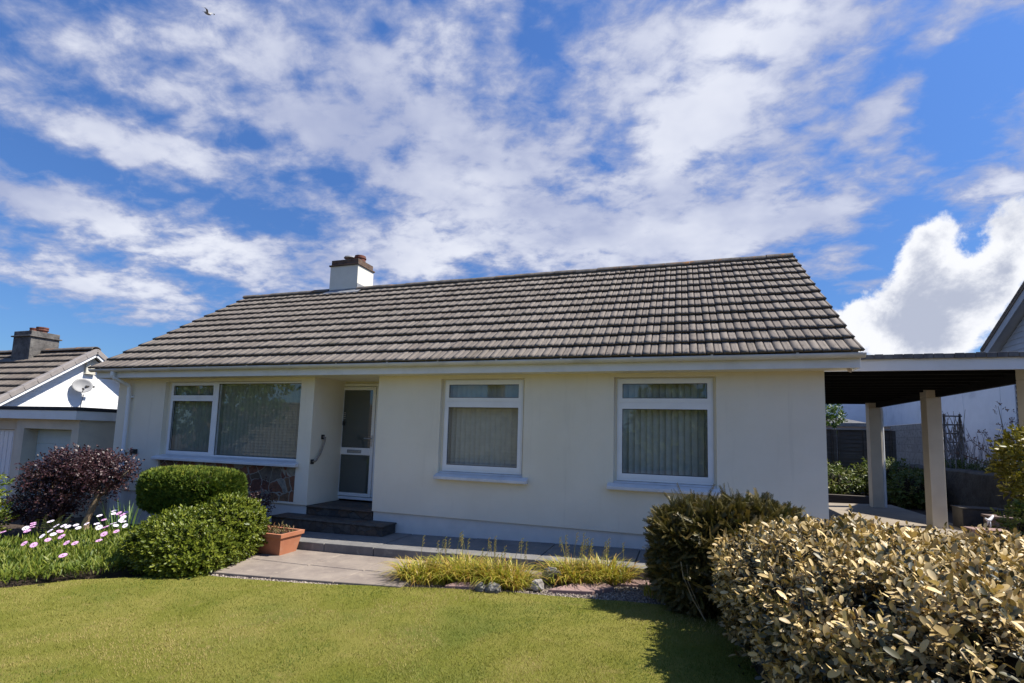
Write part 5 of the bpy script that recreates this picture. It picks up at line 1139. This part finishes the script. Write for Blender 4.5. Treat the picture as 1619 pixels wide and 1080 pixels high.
# ================================================================ garden beyond the carport
M['weed']=leafmat('weed_leaf',[(.05,.085,.015),(.09,.13,.025),(.15,.17,.04),(.24,.20,.10)],.5,.4,.25); M['mid']=leafmat('tree_leaf',[(.04,.085,.014),(.075,.13,.02),(.13,.18,.03)],.45,.4,.25)
wsp=[sprig(leaf_t(.075,.035,.2,.1),8,.14,1.1,.05,r5) for _ in range(5)]
for lab,c,rr,n in(('low weedy green plants with pale heads before the panel fence',(2.0,9.1,.22),(.9,.5,.42),700),('dark leafy bush at the foot of the fence behind the far post',(3.6,9.3,.32),(.75,.5,.52),650),('low dark leafy bush between the two far carport posts',(3.75,8.2,.18),(.5,.5,.42),500)):
    t=thing('garden_bush',lab,'bush',(c[0],c[1],z0(c[0])),0); P,Q=shell(n,None,c,rr,2.2,.25,2,.5,-.25,c[0]+50,r5); o=put_sprigs('foliage',wsp,P,Q,1.0,M['weed'],t,.5,.55,.3,None,r5); o.location=-t.location; o=blob('dark_core',c,tuple(q*.72 for q in rr),M['core_fill'],t,.1,1.); o.location=-t.location
mb=MB(); mb.box(-.2,2.9,8.35,8.47,-.3,-.02); tag(mb.build('bed_edging',M['fence'],bevel=.01),'dark timber edging of the bed behind the carport','edging')
mb=MB(); mb.box(-.2,4.3,8.475,9.9,-.3,-.06); tag(mb.build('soil_bed',M['soil']),kind='structure')
def tree(name,label,cat,base,c,rr,n,m,tmpl,tr=.05,group=None,pw=2.0,lump=.25,depth=.5):
    t=thing(name,label,cat,base,0,group); P,Q=shell(n,None,c,rr,pw,lump,2.2,depth,base[2],c[0]*1.7+c[1],r5)
    g=vnoise(P,2.2/max(rr),c[0]); P,Q=P[g>-.33],Q[g>-.33]
    o=put_sprigs('crown',tmpl,P,Q,1.0,m,t,.3,.6,.3,None,r5); o.location=-Vector(base)
    mb=MB(); stems(mb,base,[(c[0]+dx*rr[0],c[1]+dy*rr[1],c[2]+dz*rr[2]) for dx,dy,dz in((0,0,.5),(.5,.2,.2),(-.5,-.2,.2),(.1,-.5,0),(-.1,.5,.1))],tr,tr*.25,.04); o=mb.build('trunk',M['bark'],t); o.location=-Vector(base); return t
tree('small_tree','bright green small tree showing above the fence by the house corner','tree',(2.5,11.3,.0),(2.35,11.3,2.15),(.75,.6,.75),650,M['mid'],wsp,.05)
M['redleaf']=leafmat('bronze_red_leaf',[(.10,.06,.05),(.17,.085,.075),(.24,.14,.12),(.20,.16,.12)],.4,.5,.25)
rsp=[sprig(leaf_t(.06,.028,.2,.1),7,.12,1.0,.1,r5) for _ in range(4)]
t=thing('red_leaf_tree','thin young tree with sparse bronze red leaves above the boundary wall','tree',(4.95,6.6,.66)); mb=MB(); tips=[]
rd=random.Random(11)
b=Vector((4.95,6.55,.66)); 
for (dx,dy,dz) in((-.05,.25,1.55),(.05,.0,1.30),(-.35,.9,.85),(-.2,.6,1.0),(.2,-.3,1.0),(-.5,1.3,.55)): tips.append(b+Vector((dx,dy,dz)))
for q in tips: mb.tube([b,b.lerp(q,.4)+Vector((rd.uniform(-.05,.05),rd.uniform(-.05,.05),.08)),b.lerp(q,.75)+Vector((0,0,.04)),q],[.016,.012,.008,.004],6)
o=mb.build('trunk',M['bark'],t); o.location=-t.location
PP=[]
for q in tips:
    for k in range(15): f=rd.uniform(.45,1.02); PP.append(b.lerp(q,f)+Vector((rd.uniform(-.07,.07),rd.uniform(-.09,.09),rd.uniform(-.05,.08))))
P=np.array(PP); o=put_sprigs('crown',rsp,P,rand_unit(len(P),r5),.75,M['redleaf'],t,.4,.4,.2,None,r5); o.location=-t.location
M['gold']=leafmat('golden_leaf',[(.10,.11,.015),(.20,.17,.02),(.30,.24,.03)],.45,.4,.25)
tree('golden_shrub','yellow green shrub in front of the near carport post at the right edge','shrub',(2.34,.42,-.18),(2.34,.40,1.07),(.42,.40,.42),900,M['gold'],rsp,.03,None,2.2,.15,.3)
t=thing('white_flower_shrub','dark green shrub with a few white flowers below the golden shrub','shrub',(2.28,.3,z0(2.3))); P,Q=shell(620,None,(2.28,.28,.27),(.40,.42,.48),2.1,.2,2,.4,-.3,71.,r5); o=put_sprigs('foliage',wsp,P,Q,.75,M['weed'],t,.4,.5,.3,None,r5); o.location=-t.location
o=blob('dark_core',(2.28,.28,.2),(.30,.32,.38),M['core_fill'],t); o.location=-t.location
for k in range(8): o=bpy.data.objects.new('flower',dw); COL.objects.link(o); o.parent=t; j=r5.integers(0,len(P)); o.location=Vector(P[j]+Q[j]*.05)-t.location; o.rotation_euler=(.7,0,r5.uniform(0,6))
# plants along the top of the boundary wall
t=thing('wall_top_plants','tangle of pale weeds and thin stems along the top of the boundary wall','plants',(4.85,8,.7)); n=420
P=np.column_stack([r5.uniform(4.7,5.2,n),r5.uniform(6.2,10.0,n),.68+.24*r5.random(n)**1.5]); o=put_sprigs('foliage',wsp,P,np.tile([0,0,1.],(n,1)),.62,M['weed'],t,.4,.6,.3,None,r5); o.location=-t.location
mb=MB()
for k in range(46):
    x,y=r5.uniform(4.75,5.2),r5.uniform(6.9,9.9); h=r5.uniform(.5,1.25); mb.tube([(x,y,.66),(x+r5.normal()*.03,y+r5.normal()*.05,.66+h*.6),(x+r5.normal()*.06,y+r5.normal()*.1,.66+h)],[.008,.006,.003],5)
o=mb.build('bare_stems',mat('bare_stem',(.42,.37,.35),(.32,.28,.27),9,.85),t); o.location=-t.location
t=thing('trellis','narrow trellis panel choked with a dead brown climber','trellis',(5.4,10.2,.66)); mb=MB()
mb.box(5.22,5.26,10.1,10.14,.5,2.22); mb.box(5.58,5.62,10.1,10.14,.5,2.22)
for k in range(7): mb.box(5.2,5.64,10.085,10.0995,.7+k*.24,.735+k*.24)
o=mb.build('frame',M['fence'],t); o.location=-t.location; mb=MB()
for k in range(46): x=r5.uniform(5.2,5.62); mb.tube([(x,10.07,.6+r5.uniform(0,.8)),(x+r5.normal()*.08,10.03,1.3+r5.normal()*.2),(x+r5.normal()*.12,10.06,2.0+r5.normal()*.15)],[.012,.010,.005],5)
o=mb.build('dead_climber',mat('dead_climber',(.34,.26,.19),(.20,.16,.12),14,.9),t); o.location=-t.location
# trees across the street, mirrored in the glass
big=[sprig(leaf_t(.34,.2,.2,.1),7,.5,1.1,.05,r5) for _ in range(3)]
tree('street_tree','tall dark tree across the street mirrored in the picture window','tree',(-37,-23,-1),(-37,-23,5.0),(6.0,4.5,5.2),1500,M['mid'],big,.3)
tree('street_tree','rounded tree across the street mirrored in the right window','tree',(-2.6,-33,-.5),(-2.6,-33,3.0),(2.6,2.6,2.8),900,M['mid'],big,.25)
tree('street_hedge','long dark hedge across the street mirrored in the right window','hedge',(4,-23,-.4),(4.5,-24,.3),(11,1.2,1.5),2600,M['glossy'],big,.2,None,3.5,.15,.3)

# ================================================================ lawn grass blades (uncountable)
n=420000; d=2.0*np.exp(r5.random(n)*math.log(8.0)); th=r5.uniform(-.86,.72,n); fy=np.array([-.3186,.9425]); ang=np.arctan2(fy[1],fy[0])-th
x=CAMPOS[0]+d*np.cos(ang); y=CAMPOS[1]+d*np.sin(ang)
LP_=np.array(LAWN); ins=np.zeros(n,bool)
for a,b in zip(LP_,np.roll(LP_,-1,0)):
    ins^=((a[1]>y)!=(b[1]>y))&(x<(b[0]-a[0])*(y-a[1])/(b[1]-a[1]+1e-12)+a[0])
x,y,d=x[ins],y[ins],d[ins]; n=len(x); az=r5.random(n)*6.283; h=r5.uniform(.008,.019,n)*(1+.25*np.minimum(d,9)/9); w=.0012+.0007*d/3
lift=np.array([lawn_lift(a,b) for a,b in zip(x,y)]); z=zg(x)-.013+lift; le=r5.uniform(.2,1.1,n)*h; bx,by=np.cos(az),np.sin(az)
V=np.stack([np.stack([x-by*w,y+bx*w,z],1),np.stack([x+by*w,y-bx*w,z],1),np.stack([x+bx*le,y+by*le,z+h],1)],1).reshape(-1,3); F=np.arange(n*3).reshape(n,3)
g=.5+.5*np.clip(2.6*np.array([mnoise.noise(Vector((a*.9,b*.9,4.)))+.6*mnoise.noise(Vector((a*3.1,b*3.1,9.))) for a,b in zip(x,y)]),-1,1)
M['blade']=leafmat('lawn_blade',[(.110,.146,.020),(.178,.190,.030),(.245,.228,.048),(.34,.265,.10)],.6,.2,.25)
tag(npmesh('grass',V,F,np.repeat(np.clip(.11*r5.normal(size=n)+g*.85+.06,0,1),3),M['blade']),kind='stuff')
# ================================================================ gull
mb=MB(); bd=Vector((-37.05,19.90,33.78)); bd=Vector(CAMPOS)+(bd-Vector(CAMPOS))*.75
ax=Vector((.80,.15,-.42)).normalized(); sd=Vector((-.35,.85,.45)).normalized(); upv=ax.cross(sd).normalized()
secs=[(-.26,.012),(-.20,.05),(-.08,.085),(.06,.08),(.15,.055),(.20,.05),(.24,.03),(.29,.006)]
mb.tube([bd+ax*t for t,_ in secs],[q for _,q in secs],10)
for s in(1,-1):
    root=bd+ax*.04+sd*s*.06; el=root+sd*s*.26+upv*.16+ax*.08; wr=el+sd*s*.24+upv*.02-ax*.02; tip=wr+sd*s*.20-upv*.06-ax*.14; ch_=[.17,.16,.12,.012]; pp=[root,el,wr,tip]
    for k in range(3):
        for o_ in(0,-.012): mb.poly([pp[k]+ax*ch_[k]*.5+upv*o_,pp[k+1]+ax*ch_[k+1]*.5+upv*o_,pp[k+1]-ax*ch_[k+1]*.5+upv*o_,pp[k]-ax*ch_[k]*.5+upv*o_])
mb.poly([bd-ax*.24+sd*.02,bd-ax*.36+sd*.07,bd-ax*.36-sd*.07,bd-ax*.24-sd*.02]); mb.poly([bd-ax*.24+sd*.02-upv*.008,bd-ax*.36+sd*.07-upv*.008,bd-ax*.36-sd*.07-upv*.008,bd-ax*.24-sd*.02-upv*.008])
tag(mb.build('gull',mat('gull_feathers',(.62,.60,.55),(.30,.30,.29),9,.8),smooth=False),'gull flying high with bent wings near the top left','bird')
